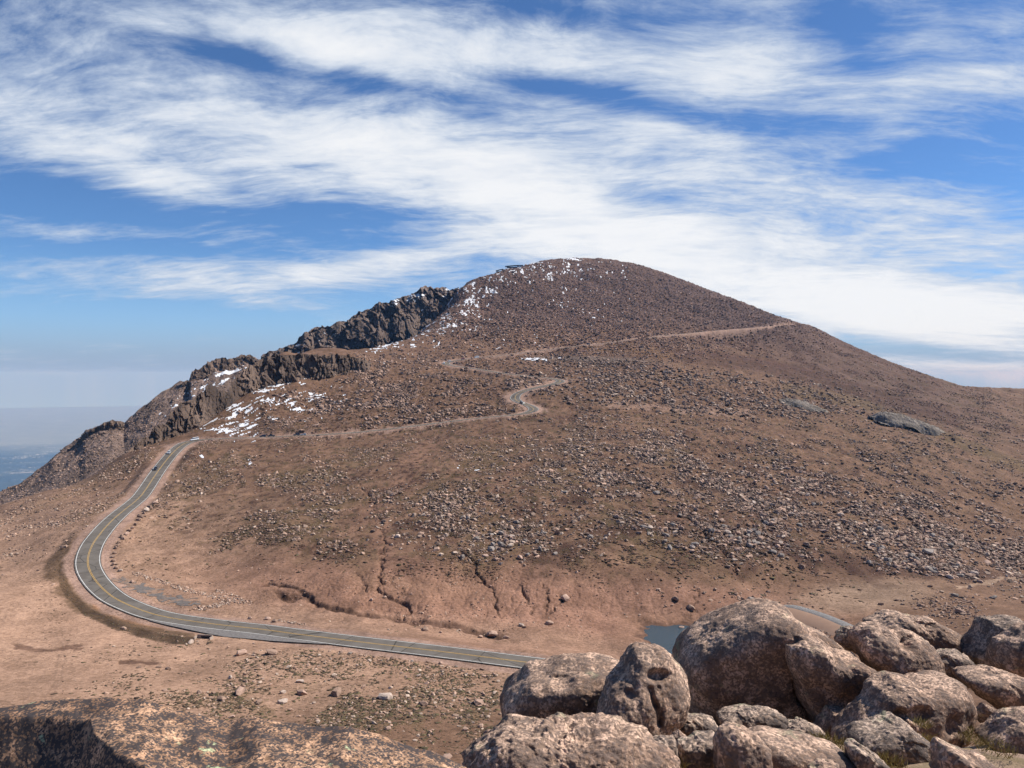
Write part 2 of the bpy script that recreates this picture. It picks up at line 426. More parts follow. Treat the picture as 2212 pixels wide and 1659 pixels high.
# hold the skyline to the ridge line seen from the lookout
SKY = [(984, 634), (1000, 615), (1018, 606), (1046, 596), (1070, 590), (1095, 580), (1126, 575), (1178, 561), (1234, 557), (1303, 558), (1373, 569), (1442, 591), (1481, 606), (1540, 629), (1600, 650), (1660, 675), (1735, 700), (1760, 706), (1822, 738), (1930, 784), (2017, 814), (2080, 834), (2150, 837), (2212, 839), (2400, 845)]
_top = (TZ / TY).max(0); _yr = TYc[(TZ / TY).argmax(0)]
_dl = np.interp(TPX[0], [q[0] for q in SKY], [float(pe(q[1])) for q in SKY]) - _top
_dl = np.where(TPX[0] < 984, 0, _dl); _dl = np.convolve(np.pad(_dl, 8, mode='edge'), np.ones(17) / 17, 'valid')
print('skyline residual px', [round(float(x) * F, 1) for x in _dl[::60]])
TZ += _dl[None] * TY * sstep(-.42, -.06, TS[:, None] - np.log(_yr)[None])
# erosion gullies cut in the red mounds (photo polyline, depth m, half width m)
GUL = [([(575, 1272), (620, 1290), (660, 1288), (690, 1308), (760, 1322), (850, 1330), (930, 1345), (1000, 1356), (1052, 1370), (1100, 1378)], 2.0, 2.6),
       ([(822, 1130), (836, 1178), (822, 1220), (826, 1256), (815, 1275), (850, 1294), (884, 1306), (888, 1316), (862, 1328)], 1.7, 1.5),
       ([(985, 1180), (1020, 1210), (1030, 1235), (1062, 1270), (1066, 1300), (1080, 1338)], 1.3, 1.3),
       ([(1118, 1255), (1126, 1280), (1146, 1310), (1150, 1330)], 1.2, 1.1), ([(1176, 1265), (1180, 1300), (1178, 1325)], 1.0, 1.0),
       ([(1220, 1290), (1200, 1310), (1185, 1330)], 1.0, 1.2), ([(770, 1235), (785, 1262), (790, 1280)], .8, 1.0),
       ([(1480, 1110), (1530, 1160), (1570, 1200), (1600, 1250)], 1.0, 1.4), ([(560, 1268), (590, 1262), (620, 1266), (680, 1292)], 1.2, 1.6),
       ([(1510, 1270), (1500, 1310), (1492, 1345)], .7, 1.0), ([(760, 1030), (800, 1070), (822, 1130)], .7, 1.8), ([(500, 1075), (520, 1050), (510, 990)], .5, 1.8),
       ([(985, 1050), (960, 1110), (985, 1180)], .5, 1.4), ([(20, 1395), (110, 1405), (180, 1392)], .35, 1.6), ([(250, 1430), (340, 1432)], .25, 1.5)]
PY1 = cur_py(); gmask = np.zeros_like(TX)
wob = fbm2(TX / 5, TY / 5, 3)
wobf = fbm2(TX / 2.1 + 50, TY / 3.0, 3)
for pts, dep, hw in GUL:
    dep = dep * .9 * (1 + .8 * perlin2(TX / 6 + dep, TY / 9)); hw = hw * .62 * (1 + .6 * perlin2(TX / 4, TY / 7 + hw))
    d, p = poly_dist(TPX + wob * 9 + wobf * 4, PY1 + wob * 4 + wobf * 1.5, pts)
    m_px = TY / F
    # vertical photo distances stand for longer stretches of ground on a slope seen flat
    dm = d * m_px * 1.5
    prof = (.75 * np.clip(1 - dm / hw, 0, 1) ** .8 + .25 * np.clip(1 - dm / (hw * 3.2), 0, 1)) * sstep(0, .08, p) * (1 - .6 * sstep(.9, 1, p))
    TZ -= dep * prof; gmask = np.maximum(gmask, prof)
# low mounds between the gullies
md = np.exp(-ell(TPX, PY1, 980, 1290, 480, 62) ** 4)
TZ += md * (perlin2(TX / 26 + 3, TY / 16) * 1.9 + np.abs(perlin2(TX / 11, TY / 22)) * 1.2)
rl = 1 - np.abs(perlin2(TX / 5.5 + wob * .5, TY / 20 + .6 * wob)) * 2.2; TZ -= md * np.clip(rl, 0, 1) ** 5 * .42; rl2 = 1 - np.abs(perlin2(TX / 2.6 + 9 + wob * .4, TY / 9)) * 2.2; TZ -= md * np.clip(rl2, 0, 1) ** 4 * .14
# pond hollow
POND = [(1392, 1352), (1450, 1351), (1560, 1352), (1640, 1358), (1690, 1375), (1680, 1410), (1560, 1420), (1480, 1414), (1424, 1410), (1402, 1395)]
WATER_Z = -85.2
pl = np.array([[pu(a) * (WATER_Z / pe(b)), WATER_Z / pe(b)] for a, b in POND])
insp = in_poly(TX, TY, [tuple(q) for q in pl]); dpl, _ = poly_dist(TX, TY, [tuple(q) for q in pl] + [tuple(pl[0])])
sd = np.where(insp, -dpl, dpl) + wob * 1.8
TZ = np.where((sd > 0) & (sd < 70) & (TY > 215) & (TY < 300), np.maximum(TZ, WATER_Z + .12 + .03 * sd), TZ)
shore = WATER_Z + np.clip(sd * .16, -1.6, 2.5)
bl = 1 - sstep(2, 16, sd)
TZ = TZ * (1 - bl) + shore * bl
# second, smaller pool below the dam, and the dry lake bed behind the dam
pool = np.array([[pu(a) * (WATER_Z / pe(b)), WATER_Z / pe(b)] for a, b in [(1700, 1332), (1720, 1338), (1745, 1350), (1735, 1362), (1690, 1352)]])
insp2 = in_poly(TX, TY, [tuple(q) for q in pool]); dp2, _ = poly_dist(TX, TY, [tuple(q) for q in pool] + [tuple(pool[0])])
sd2 = np.where(insp2, -dp2, dp2); bl2 = 1 - sstep(1, 6, sd2); TZ = TZ * (1 - bl2) + (WATER_Z + np.clip(sd2 * .16, -1, 1)) * bl2
bed = np.exp(-ell(TX, TY, 130, 300, 42, 17, -8) ** 6)
TZ = TZ * (1 - bed) + (-83.4 + fbm2(TX / 8, TY / 8, 3) * .18) * bed
# terrain meets the road: cut and fill
cand = np.zeros_like(TX, bool)
gx = np.arange(-330, 720, 6.0); gy = np.arange(150, 1500, 6.0)
QX, QY = np.meshgrid(gx, gy)
R2 = RD[::3]
near = np.full(QX.size, 1e9)
for a in range(0, QX.size, 6000):
    s_ = slice(a, a + 6000)
    near[s_] = ((QX.ravel()[s_, None] - R2[None, :, 0]) ** 2 + (QY.ravel()[s_, None] - R2[None, :, 1]) ** 2).min(1)
near = np.sqrt(near).reshape(QX.shape)
ix = np.clip(((TX + 330) / 6 + .5).astype(int), 0, len(gx) - 1); iy = np.clip(((TY - 150) / 6 + .5).astype(int), 0, len(gy) - 1)
cand = (near[iy, ix] < 34) & (TX > -330) & (TX < 720) & (TY > 150) & (TY < 1500)
vi = np.nonzero(cand.ravel())[0]
ROADD = np.full(TX.size, 99.0); ROADZ = np.zeros(TX.size); ROADS = np.zeros(TX.size); ROADI = np.zeros(TX.size, int)
xx, yy = TX.ravel()[vi].astype(np.float32), TY.ravel()[vi].astype(np.float32)
for a in range(0, len(vi), 20000):
    s_ = slice(a, a + 20000)
    d2 = (xx[s_, None] - RD[None, :, 0].astype(np.float32)) ** 2 + (yy[s_, None] - RD[None, :, 1].astype(np.float32)) ** 2
    k = d2.argmin(1); ROADD[vi[s_]] = np.sqrt(d2[np.arange(len(k)), k]); ROADZ[vi[s_]] = RD[k, 2]; ROADI[vi[s_]] = k
    ROADS[vi[s_]] = (xx[s_] - RD[k, 0]) * RN[k, 0] + (yy[s_] - RD[k, 1]) * RN[k, 1]
ROADD = ROADD.reshape(TX.shape); ROADZ = ROADZ.reshape(TX.shape); ROADS = ROADS.reshape(TX.shape); ROADI = ROADI.reshape(TX.shape)
blend = 1 - sstep(6.4, 15.0, ROADD + wob * .5)
TZ = TZ * (1 - blend) + (ROADZ - 0.22 - .05 * np.clip(ROADD - 4, 0, 3)) * blend
TPY = cur_py()
berm = np.exp(-((ROADD - 6.9) / 1.1) ** 2) * (ROADS > 0) * ((TY > 535) & (TY < 632) & (TPX > 440) | (TY > 930) & (TY < 1330))
TZ += berm * .55 * (1 + .5 * perlin2(TX / 9, TY / 9)); TPY = cur_py()
TZ += sstep(6.5, 9, ROADD) * fbm2(TX / 2.2, TY / 2.2, 2) * .07 * np.clip(far, .6, 2)

# ------------------------------------------------------------------ ground colour (what the ground is made of, place by place, plus shade painted into the gullies)
DIRT = np.array((.365, .228, .155)); RED = np.array((.275, .152, .103)); BROWN = np.array((.185, .108, .069)); OLIVE = np.array((.118, .082, .040))
MAROON = np.array((.072, .036, .026)); TALUS = np.array((.120, .074, .060)); GREY = np.array((.16, .145, .13)); PINK = np.array((.345, .225, .172)); EMB = np.array((.135, .083, .048)); PALE = np.array((.36, .245, .17))
COL = np.ones(TX.shape + (3,)) * BROWN
nz1 = fbm2(TX / 40, TY / 60, 4); nz2 = fbm2(TX / 9 + 40, TY / 14, 4); nz3 = fbm2(TX / 22 - 30, TY / 30, 4)
def paint(col, m):
    global COL
    m = np.clip(m, 0, 1)[..., None]; COL = COL * (1 - m) + np.asarray(col) * m
def soft(e_, k=4): return np.exp(-e_ ** k * .8)
P_ = (TPX, TPY)
paint(DIRT, soft(ell(*P_, 150, 1400, 520, 260)) + .6 * soft(ell(*P_, 120, 1170, 330, 150)) + .7 * soft(ell(*P_, 800, 1460, 700, 80)) + soft(ell(*P_, 560, 1330, 260, 50, 8)))
paint(DIRT * .9, .75 * soft(ell(*P_, 330, 1150, 110, 140, 35)))
paint(RED, .95 * soft(ell(*P_, 1000, 1290, 560, 85, 4)) + .9 * soft(ell(*P_, 1480, 1330, 330, 60)) + .7 * soft(ell(*P_, 1180, 1395, 260, 30, 6)))
paint(DIRT * .92, .6 * soft(ell(*P_, 1200, 1390, 260, 34, 8)) + .5 * soft(ell(*P_, 760, 1345, 280, 24, 6)))
paint(MAROON * 1.15, .6 * sstep(-.15, .35, nz3 + .5 * nz2) * soft(ell(*P_, 1650, 1060, 600, 150, 10)))
paint(PALE * .9, .8 * soft(ell(*P_, 1870, 1288, 150, 34, -6)))
paint(TALUS, .9 * soft(ell(*P_, 1330, 640, 430, 105)) + .7 * soft(ell(*P_, 1850, 780, 330, 80, 24)))
paint(BROWN * 1.1, .7 * soft(ell(*P_, 1120, 745, 320, 28, -4)))
paint(OLIVE, np.clip(.55 * sstep(-.1, .5, nz1) * soft(ell(*P_, 1000, 1080, 800, 170)) + .5 * sstep(-.1, .5, nz3) * soft(ell(*P_, 2050, 900, 320, 140)) + .55 * sstep(0, .4, nz2) * soft(ell(*P_, 760, 1530, 420, 40, 3)) + .4 * sstep(-.1, .4, nz3) * soft(ell(*P_, 1250, 1030, 300, 80)), 0, .8))
paint(MAROON, np.clip(.75 * sstep(.05, .45, nz3) * soft(ell(*P_, 1300, 1130, 700, 110)) + .7 * sstep(0, .4, nz1 + .4 * nz2) * soft(ell(*P_, 1750, 800, 420, 60, 16)) + .75 * sstep(-.1, .4, nz3) * soft(ell(*P_, 2000, 1230, 340, 40)) + .6 * sstep(0, .5, nz1) * soft(ell(*P_, 850, 900, 420, 70)) + .5 * sstep(-.1, .3, nz2) * soft(ell(*P_, 850, 1190, 300, 34)), 0, .85))
paint(np.array((.16, .085, .035)), .5 * sstep(-.2, .3, nz3) * soft(ell(*P_, 2180, 1090, 130, 40)) + .5 * soft(ell(*P_, 1420, 760, 240, 14, 6)))
paint(GREY, .6 * soft(ell(*P_, 1290, 777, 120, 7, 2)))
for pts, wpx, col, k in [([(2070, 1270), (2130, 1258), (2212, 1242), (2300, 1225)], 4, PALE, .8),
                         ([(300, 1190), (285, 1160), (330, 1110), (370, 1090)], 34, DIRT, .6), ([(500, 1120), (515, 1060), (510, 985)], 13, DIRT * .82, .6),
                         ([(760, 1130), (860, 1050), (930, 960)], 22, RED * .95, .45), ([(822, 1130), (836, 1200), (826, 1260)], 22, RED, .5),
                         ([(1470, 768), (1650, 790), (1850, 842), (2060, 905)], 15, MAROON, .7), ([(1430, 752), (1600, 772), (1760, 805)], 7, MAROON * 1.3, .6), ([(1700, 840), (1850, 868), (2010, 930), (2212, 1010)], 12, OLIVE * 1.25, .55),
                         ([(1560, 1120), (1640, 1170), (1800, 1210), (2000, 1235)], 20, MAROON, .65), ([(1440, 1110), (1540, 1180), (1600, 1240)], 16, MAROON * 1.1, .6), ([(1780, 720), (1900, 775), (2030, 830)], 9, MAROON * 1.2, .4),
                         ([(1300, 870), (1500, 886), (1620, 892)], 9, PINK, .6), ([(380, 1090), (520, 1100), (700, 1060)], 10, DIRT * .8, .4),
                         ([(1010, 1180), (1040, 1090), (1150, 980)], 9, RED, .3), ([(112, 1200), (96, 1290), (130, 1400), (100, 1520)], 2.5, DIRT * .72, .5), ([(124, 1205), (108, 1295), (143, 1400), (115, 1520)], 2.5, DIRT * .72, .5), ([(0, 1260), (60, 1300), (40, 1400)], 5, DIRT * 1.12, .5), ([(330, 1560), (420, 1480), (560, 1450)], 5, DIRT * 1.1, .4)]:
    d, _ = poly_dist(TPX + nz2 * 9, TPY + nz2 * 5, pts); paint(col, k * (1 - sstep(wpx * .6, wpx * 1.3, d)))
# fill slopes of the road, gravel shoulder, ditch
left_bend = (ROADS < -6.5) & (TPX < 420) & (TPY > 1150)
paint(EMB, .9 * np.where(left_bend, 1 - sstep(12.5, 15.5, ROADD + 3 * nz2), 0) * sstep(6.2, 8.5, ROADD) * sstep(1140, 1180, TPY) * (1 - sstep(400, 470, TPX)))
nz4 = fbm2(TX / 3.6 + 11, TY / 7, 4)
d, _ = poly_dist(TPX + nz2 * 5, TPY + nz2 * 4, [(152, 1196), (134, 1232), (146, 1280), (188, 1322), (255, 1352), (330, 1374), (410, 1384)])
paint(EMB * .62 * (1 + .5 * np.clip(nz2, -1, 1))[..., None], .92 * (1 - sstep(7, 12, d + 2 * nz4)) * sstep(6.5, 8, ROADD))
paint(np.array((.34, .17, .085)), .6 * np.where((ROADS < -4) & (TPX > 200) & (TPX < 430) & (TPY > 1240), (1 - sstep(7, 10, ROADD)), 0))
paint(PINK, .95 * (1 - sstep(6.8, 9.2, ROADD + nz2 * 1.2)))
paint(PINK * .95, .85 * (1 - sstep(9, 15, ROADD + nz2 * 2)) * np.where(TY > 540, 1, 0) * (1 - sstep(1700, 1740, TPX)))
paint(PINK * .88, .8 * (1 - sstep(9, 14, ROADD + nz2 * 3)) * np.where((TY > 960) & (ROADS > 0), 1, 0) * (1 - sstep(1690, 1736, TPX)))
paint(RED * .45, .85 * sstep(.08, .6, gmask))  # gully beds darkened, painting in the shade of their banks
paint(BROWN * 1.2, bl * .5)
paint(RED * .45, .8 * (1 - sstep(.5, 3.5, sd + wob)))
nz4 = fbm2(TX / 3.6 + 11, TY / 7, 4); veg = zveg = soft(ell(TPX, TPY, 1150, 1010, 1000, 240)) * (1 - soft(ell(TPX, TPY, 1000, 1300, 560, 70, 4))) * sstep(7, 10, ROADD)
paint(MAROON * .9, .8 * veg * sstep(.12, .45, nz4 + .3 * nz3)); paint(OLIVE * .75, .7 * veg * sstep(.1, .5, fbm2(TX / 5 - 70, TY / 9, 4) + .3 * nz1))
paint(BROWN * 1.5, .45 * veg * sstep(.2, .6, fbm2(TX / 6 + 90, TY / 11, 4)))
COL *= (1 + .16 * nz2 + .14 * nz1)[..., None]
COL = np.clip(COL * .86, .01, .9)
ROUGHA = np.clip(rough_zone + .15, 0, 1)

def ground_material():
    m, t, b = new_mat("mountain_ground")
    o = texco(t)
    at_ = t.n.new('ShaderNodeAttribute'); at_.attribute_name = 'Col'
    ra = t.n.new('ShaderNodeAttribute'); ra.attribute_name = 'rough'
    n1 = t.noise(o, .12, 6, .62); n2 = t.noise(o, .9, 6, .65); n3 = t.noise(o, 4.5, 5, .65)
    c = t.mix(1.0, at_.outputs['Color'], t.mix(t.ramp(n1, .25, .75), (.80, .78, .76), (1.2, 1.2, 1.2)), 'MULTIPLY')
    c = t.mix(1.0, c, t.mix(t.ramp(n2, .3, .7), (.74, .72, .70), (1.24, 1.25, 1.26)), 'MULTIPLY')
    c = t.mix(1.0, c, t.mix(t.ramp(n3, .3, .7), (.86, .85, .84), (1.12, 1.12, 1.12)), 'MULTIPLY')
    # low cushion plants as dark specks where the soil is thin
    sp = t.ramp(t.noise(t.mapping(o, loc=(30, 5, 2)), 1.3, 5, .6), .56, .64)
    zone = t.ramp(t.noise(o, .035, 3), .42, .62)
    c = t.mix(t.mul(t.mul(sp, zone), .75), c, (.055, .034, .020))
    # pale chips of stone
    v = t.voronoi(o, 1.1, 'F1', 'Distance'); pc = t.ramp(v, .16, .12)
    c = t.mix(t.mul(t.mul(pc, zone), .30), c, (.42, .29, .21))
    t.put(b.inputs['Base Color'], c)
    h = t.add(t.mul(n2, .6), t.mul(n3, .25))
    t.put(b.inputs['Normal'], t.bump(h, .85, .6))
    b.inputs['Specular IOR Level'].default_value = .1
    return m
M_GROUND = ground_material()
V = np.stack([TX, TY, TZ], -1).reshape(-1, 3)
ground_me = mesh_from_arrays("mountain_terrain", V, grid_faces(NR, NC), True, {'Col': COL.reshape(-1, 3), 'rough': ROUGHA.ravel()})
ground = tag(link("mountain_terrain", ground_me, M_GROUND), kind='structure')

# ------------------------------------------------------------------ far plain with its town, to the horizon
def far_plain():
    rings = np.concatenate([[0], np.geomspace(900, 62000, 60)]); A = np.linspace(0, 2 * np.pi, 181)
    X = rings[:, None] * np.cos(A); Y = rings[:, None] * np.sin(A); Z = np.full_like(X, -2100.0)
    Z += np.clip(1 - np.abs(np.hypot(X, Y) - 9000) / 5000, 0, 1) * (fbm2(X / 3000, Y / 3000, 4) * 240)
    m, t, b = new_mat("plain_ground")
    o = texco(t)
    big = t.noise(o, .00012, 5, .6); mid = t.noise(o, .0009, 6, .62); fine = t.noise(o, .004, 4, .6)
    x, y, z = t.xyz(o)
    r = t.math('POWER', t.add(t.mul(x, x), t.mul(y, y)), .5)
    forest = t.mix(t.ramp(mid, .3, .7), (.012, .022, .020), (.034, .044, .034))
    grass = t.mix(t.ramp(mid, .3, .7), (.20, .215, .185), (.145, .155, .13))
    farm = t.ramp(t.add(r, t.mul(t.sub(big, .5), 16000)), 25000, 31000)
    c = t.mix(farm, forest, grass)
    town = t.mul(t.ramp(r, 12500, 15000), t.ramp(r, 31000, 28500))
    pat = t.mul(t.ramp(t.noise(t.mapping(o, loc=(400, 90, 0)), .0010, 6, .7), .50, .62), town)
    roofs = t.ramp(t.noise(o, .013, 3, .7), .54, .62)
    c = t.mix(t.mul(t.mul(pat, roofs), .85), c, (.62, .60, .56))
    streak = t.ramp(t.noise(t.mapping(o, scale=(.25, 1, 1), loc=(9000, 10, 0)), .0016, 5, .65), .62, .68)
    c = t.mix(t.mul(t.mul(streak, town), .5), c, (.55, .50, .44))
    t.put(b.inputs['Base Color'], c)
    me = mesh_from_arrays("plain", np.stack([X, Y, Z], -1).reshape(-1, 3), grid_faces(len(rings), len(A)), True)
    return tag(link("plain", me, m), kind='structure')
far_plain()

# ------------------------------------------------------------------ rock materials
def rock_mat(name, base, dark, lichen=None, grain=180.0, use_attr=False, bump=.5, stain=.45):
    m, t, b = new_mat(name)
    o = texco(t)
    big = t.noise(o, 1.3, 6, .6); mid = t.noise(o, 6, 6, .65); fine = t.noise(o, grain * .35, 4, .7)
    if use_attr:
        a = t.n.new('ShaderNodeAttribute'); a.attribute_name = 'Col'; c = a.outputs['Color']
        c = t.mix(1.0, c, t.mix(t.noise(o, 1.2, 5, .6), (.72, .7, .68), (1.25, 1.25, 1.25)), 'MULTIPLY')
    else:
        oi = t.n.new('ShaderNodeObjectInfo')
        c = t.mix(t.ramp(big, .3, .7), base, tuple(x * .8 for x in base))
        c = t.mix(1.0, c, t.mix(oi.outputs['Random'], (.82, .80, .78), (1.15, 1.15, 1.15)), 'MULTIPLY')
        c = t.mix(t.mul(t.ramp(mid, .5, .66), stain), c, dark)
        c = t.mix(1.0, c, t.mix(t.ramp(fine, .3, .7), (.62, .6, .6), (1.3, 1.3, 1.3)), 'MULTIPLY')
    t.put(b.inputs['Base Color'], c)
    t.put(b.inputs['Normal'], t.bump(t.add(mid, t.mul(fine, .4)), bump, .06))
    b.inputs['Specular IOR Level'].default_value = .15
    return m
M_ROCKS = rock_mat("scattered_granite", None, None, use_attr=True)
M_PINK = rock_mat("pink_granite", (.46, .315, .24), (.14, .105, .085), grain=60)
M_PALE = rock_mat("pale_granite", (.54, .43, .35), (.18, .14, .115), grain=60)
M_GREYR = rock_mat("grey_granite", (.31, .265, .23), (.09, .08, .07), grain=60)
M_BROWNR = rock_mat("brown_granite", (.34, .23, .17), (.10, .075, .06), grain=60)

def cliff_material(name, base, dark, sc):
    m, t, b = new_mat(name)
    o = texco(t)
    st = t.mapping(o, scale=(1, 1, .35))
    big = t.noise(st, .05 * sc, 6, .62); mid = t.noise(st, .35 * sc, 6, .65); fine = t.noise(o, 1.6 * sc, 5, .7)
    a = t.n.new('ShaderNodeAttribute'); a.attribute_name = 'Col'
    c = t.mix(1.0, a.outputs['Color'], t.mix(t.ramp(big, .35, .65), (.7, .68, .66), (1.3, 1.3, 1.3)), 'MULTIPLY')
    c = t.mix(t.mul(t.ramp(mid, .48, .62), .5), c, dark)
    c = t.mix(1.0, c, t.mix(t.ramp(fine, .3, .7), (.66, .64, .62), (1.28, 1.28, 1.28)), 'MULTIPLY')
    t.put(b.inputs['Base Color'], c)
    t.put(b.inputs['Normal'], t.bump(t.add(mid, t.mul(fine, .5)), .8, 1.6 / sc))
    return m
M_CLIFF = cliff_material("cliff_rock", (.2, .14, .1), (.035, .03, .028), 1.0)

_WR = np.random.default_rng(8).uniform(-.45, .45, (512, 3)).astype(np.float32); _WD = np.random.default_rng(9).normal(size=(512, 3)).astype(np.float32); _WH = np.random.default_rng(10).uniform(-1, 1, 512).astype(np.float32)
def fracture(p, tilt=.6):
    """height of broken blocks: each cell has its own level and its own tilted face"""
    p = np.asarray(p, np.float32); sh = p.shape[:-1]; p = p.reshape(-1, 3)
    i0 = np.floor(p).astype(np.int32); best = np.full(len(p), 1e9, np.float32); val = np.zeros(len(p), np.float32)
    for a in (-1, 0, 1):
        for b in (-1, 0, 1):
            for c in (-1, 0, 1):
                ci = i0 + np.array([a, b, c], np.int32)
                h = _PERM[_PERM[_PERM[ci[:, 0] & 511] + (ci[:, 1] & 511)] + (ci[:, 2] & 511)] & 511
                dv = p - (ci + .5 + _WR[h]); d2 = (dv * dv).sum(1); m = d2 < best
                best = np.where(m, d2, best); val = np.where(m, _WH[h] + tilt * (dv * _WD[h]).sum(1), val)
    return val.reshape(sh)
def interp_poly(pts, x, col):
    return np.interp(x, [p[0] for p in pts], [p[col] for p in pts])

class Layer:
    def __init__(s, X, Y, Z): s.X, s.Y, s.Z = X, Y, Z
    @property
    def px(s): return CX + F * s.X / s.Y
    @property
    def py(s): return CY - F * s.Z / s.Y
MAIN = Layer(TX, TY, TZ)

def cliff_layer(name, top, bot, rows, cols, setback, amp, ribw, jag, back, col_fn, talus=0.0, seed=0.0, bend=1.0):
    """a rock wall: top and bottom polylines as (px, py, distance), joints and ribs pushed out of the face, and a back that falls away"""
    pxs = np.linspace(top[0][0], top[-1][0], cols)
    tpy, tY = interp_poly(top, pxs, 1), interp_poly(top, pxs, 2)
    bpy_, bY = interp_poly(bot, pxs, 1), interp_poly(bot, pxs, 2)
    v = np.linspace(0, 1, rows)[:, None]
    Yf = bY + (tY - bY) * v ** bend
    e = pe(bpy_) * bY + (pe(tpy) * tY - pe(bpy_) * bY) * v
    X = pu(pxs)[None] * Yf; Z = e + 0 * v; Y = Yf + 0 * Z
    p = np.stack([X / ribw + seed, Y / ribw * .4, Z / (ribw * 2.4)], -1)
    ridg = 1 - np.abs(perlin3(p)) * 2
    ridg2 = 1 - np.abs(perlin3(p * 2.3 + 5)) * 2
    blocks = np.floor(perlin3(p * np.array([1.6, 1.6, 2.6]) + 9) * 4) / 4
    blocks2 = np.floor(perlin3(p * np.array([4.2, 4.2, 5.5]) + 31) * 3) / 3
    q3 = np.stack([X / ribw, Y / ribw, Z / (ribw * 1.5)], -1) + seed + .18 * np.stack([perlin3(p * 2 + 40), perlin3(p * 2 + 50), perlin3(p * 2 + 60)], -1)
    disp = amp * (.28 * ridg + .75 * fracture(q3 * .75) + .42 * fracture(q3 * 1.9 + 7) + .2 * fracture(q3 * 4.3 + 3) + .1 * blocks)
    fade = sstep(0, .12, v) * (1 - .35 * sstep(.85, 1, v))
    Y = Y - disp * fade; X = X - disp * fade * .25 * perlin3(p * .7 + 3)
    Z = Z + jag * (np.maximum(perlin3(p * 1.2 + 21), -.2) + .5 * perlin3(p * 3.2)) * sstep(.3, 1, v)
    bk = np.linspace(0, 1, 14)[1:, None]
    Xb = X[-1:] + 0 * bk; Yb = Y[-1:] + back * bk; Zb = Z[-1:] - back * 1.1 * bk ** 1.3
    X = np.vstack([X, Xb * (Yb / Y[-1:])]); Y2 = np.vstack([Y, Yb]); Z = np.vstack([Z, Zb])
    L = Layer(X, Y2, Z)
    colr = col_fn(L)
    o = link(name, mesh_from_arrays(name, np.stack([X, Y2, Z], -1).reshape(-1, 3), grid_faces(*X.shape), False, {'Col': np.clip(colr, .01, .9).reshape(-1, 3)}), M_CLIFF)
    tag(o, kind='structure')
    return L, o

def cliff_col(base, var):
    def f(L):
        n = fbm3(np.stack([L.X / 30, L.Y / 30, L.Z / 60], -1), 3)
        return (np.array(base) * (1 + var * n[..., None]))
    return f
# the near crags along the rim
T1 = [(244, 996, 562), (257, 989, 566), (302, 952, 586), (333, 931, 602), (361, 906, 616), (380, 884, 626), (392, 872, 632), (417, 862, 646), (440, 848, 660), (451, 837, 668), (458, 833, 672), (469, 842, 676), (493, 843, 690), (503, 820, 698), (521, 806, 712), (542, 789, 728), (573, 772, 748), (597, 766, 764), (640, 764, 782), (700, 765, 812), (768, 770, 850), (800, 782, 860)]
T1 = T1
B1 = [(244, 1004, 548), (257, 999, 553), (368, 952, 596), (434, 925, 626), (486, 888, 660), (521, 860, 692), (569, 842, 716), (625, 830, 738), (694, 824, 762), (768, 812, 796), (800, 802, 812)]
T1 = [(a, b, float(interp_poly(B1, a, 2)) + 3) for a, b, c in T1]
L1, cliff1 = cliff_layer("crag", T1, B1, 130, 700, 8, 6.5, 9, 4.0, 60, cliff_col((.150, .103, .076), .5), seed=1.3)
# the talus spur behind them, down to the left
T2 = [(-420, 1290, 700), (-200, 1170, 740), (0, 1062, 800), (45, 1042, 815), (70, 1025, 825), (115, 987, 845), (153, 960, 862), (172, 947, 870), (185, 930, 872), (205, 921, 874), (225, 914, 878), (243, 908, 884), (258, 912, 888), (268, 914, 892), (299, 886, 905), (326, 864, 920), (354, 846, 935), (378, 831, 950), (407, 825, 960), (413, 807, 962), (441, 797, 976), (465, 780, 990), (486, 775, 1000), (500, 778, 1008), (521, 771, 1016), (538, 768, 1024), (556, 776, 1030), (600, 792, 1040), (680, 830, 1050)]
B2 = [(-420, 1420, 560), (-200, 1320, 580), (0, 1200, 610), (100, 1150, 650), (253, 1080, 720), (358, 1020, 760), (434, 990, 790), (520, 930, 840), (600, 890, 880), (680, 900, 900)]
def col2(L):
    n = fbm3(np.stack([L.X / 40, L.Y / 40, L.Z / 40], -1), 3)
    return np.array((.175, .122, .098)) * (1 + .3 * n[..., None])
L2, spur = cliff_layer("talus_spur", T2, B2, 150, 800, 0, 1.3, 14, 3.0, 160, col2, seed=5.1)
# crags standing on the spur's crest
def crest_crag(name, pts, base, seed, h=None):
    top = [(a, b, c) for a, b, c, _ in pts]; bot = [(a, b + d, c - 3) for a, b, c, d in pts]
    return cliff_layer(name, top, bot, 70, 260, 4, 3.6, 8, 4.0, 40, cliff_col(base, .5), seed=seed)
L2b, _o = crest_crag("crag", [(396, 832, 942, 4), (410, 818, 944, 26), (414, 803, 946, 38), (441, 793, 956, 48), (452, 782, 962, 52), (466, 775, 968, 48), (480, 771, 976, 40), (495, 776, 980, 30), (520, 768, 992, 24), (540, 765, 1000, 18), (560, 776, 1004, 10)], (.175, .12, .09), 8.8)
L2c, _o = crest_crag("crag", [(165, 955, 850, 3), (180, 938, 852, 20), (205, 922, 854, 30), (225, 913, 858, 38), (243, 906, 862, 36), (256, 911, 866, 26), (270, 914, 872, 6)], (.17, .118, .088), 12.8)
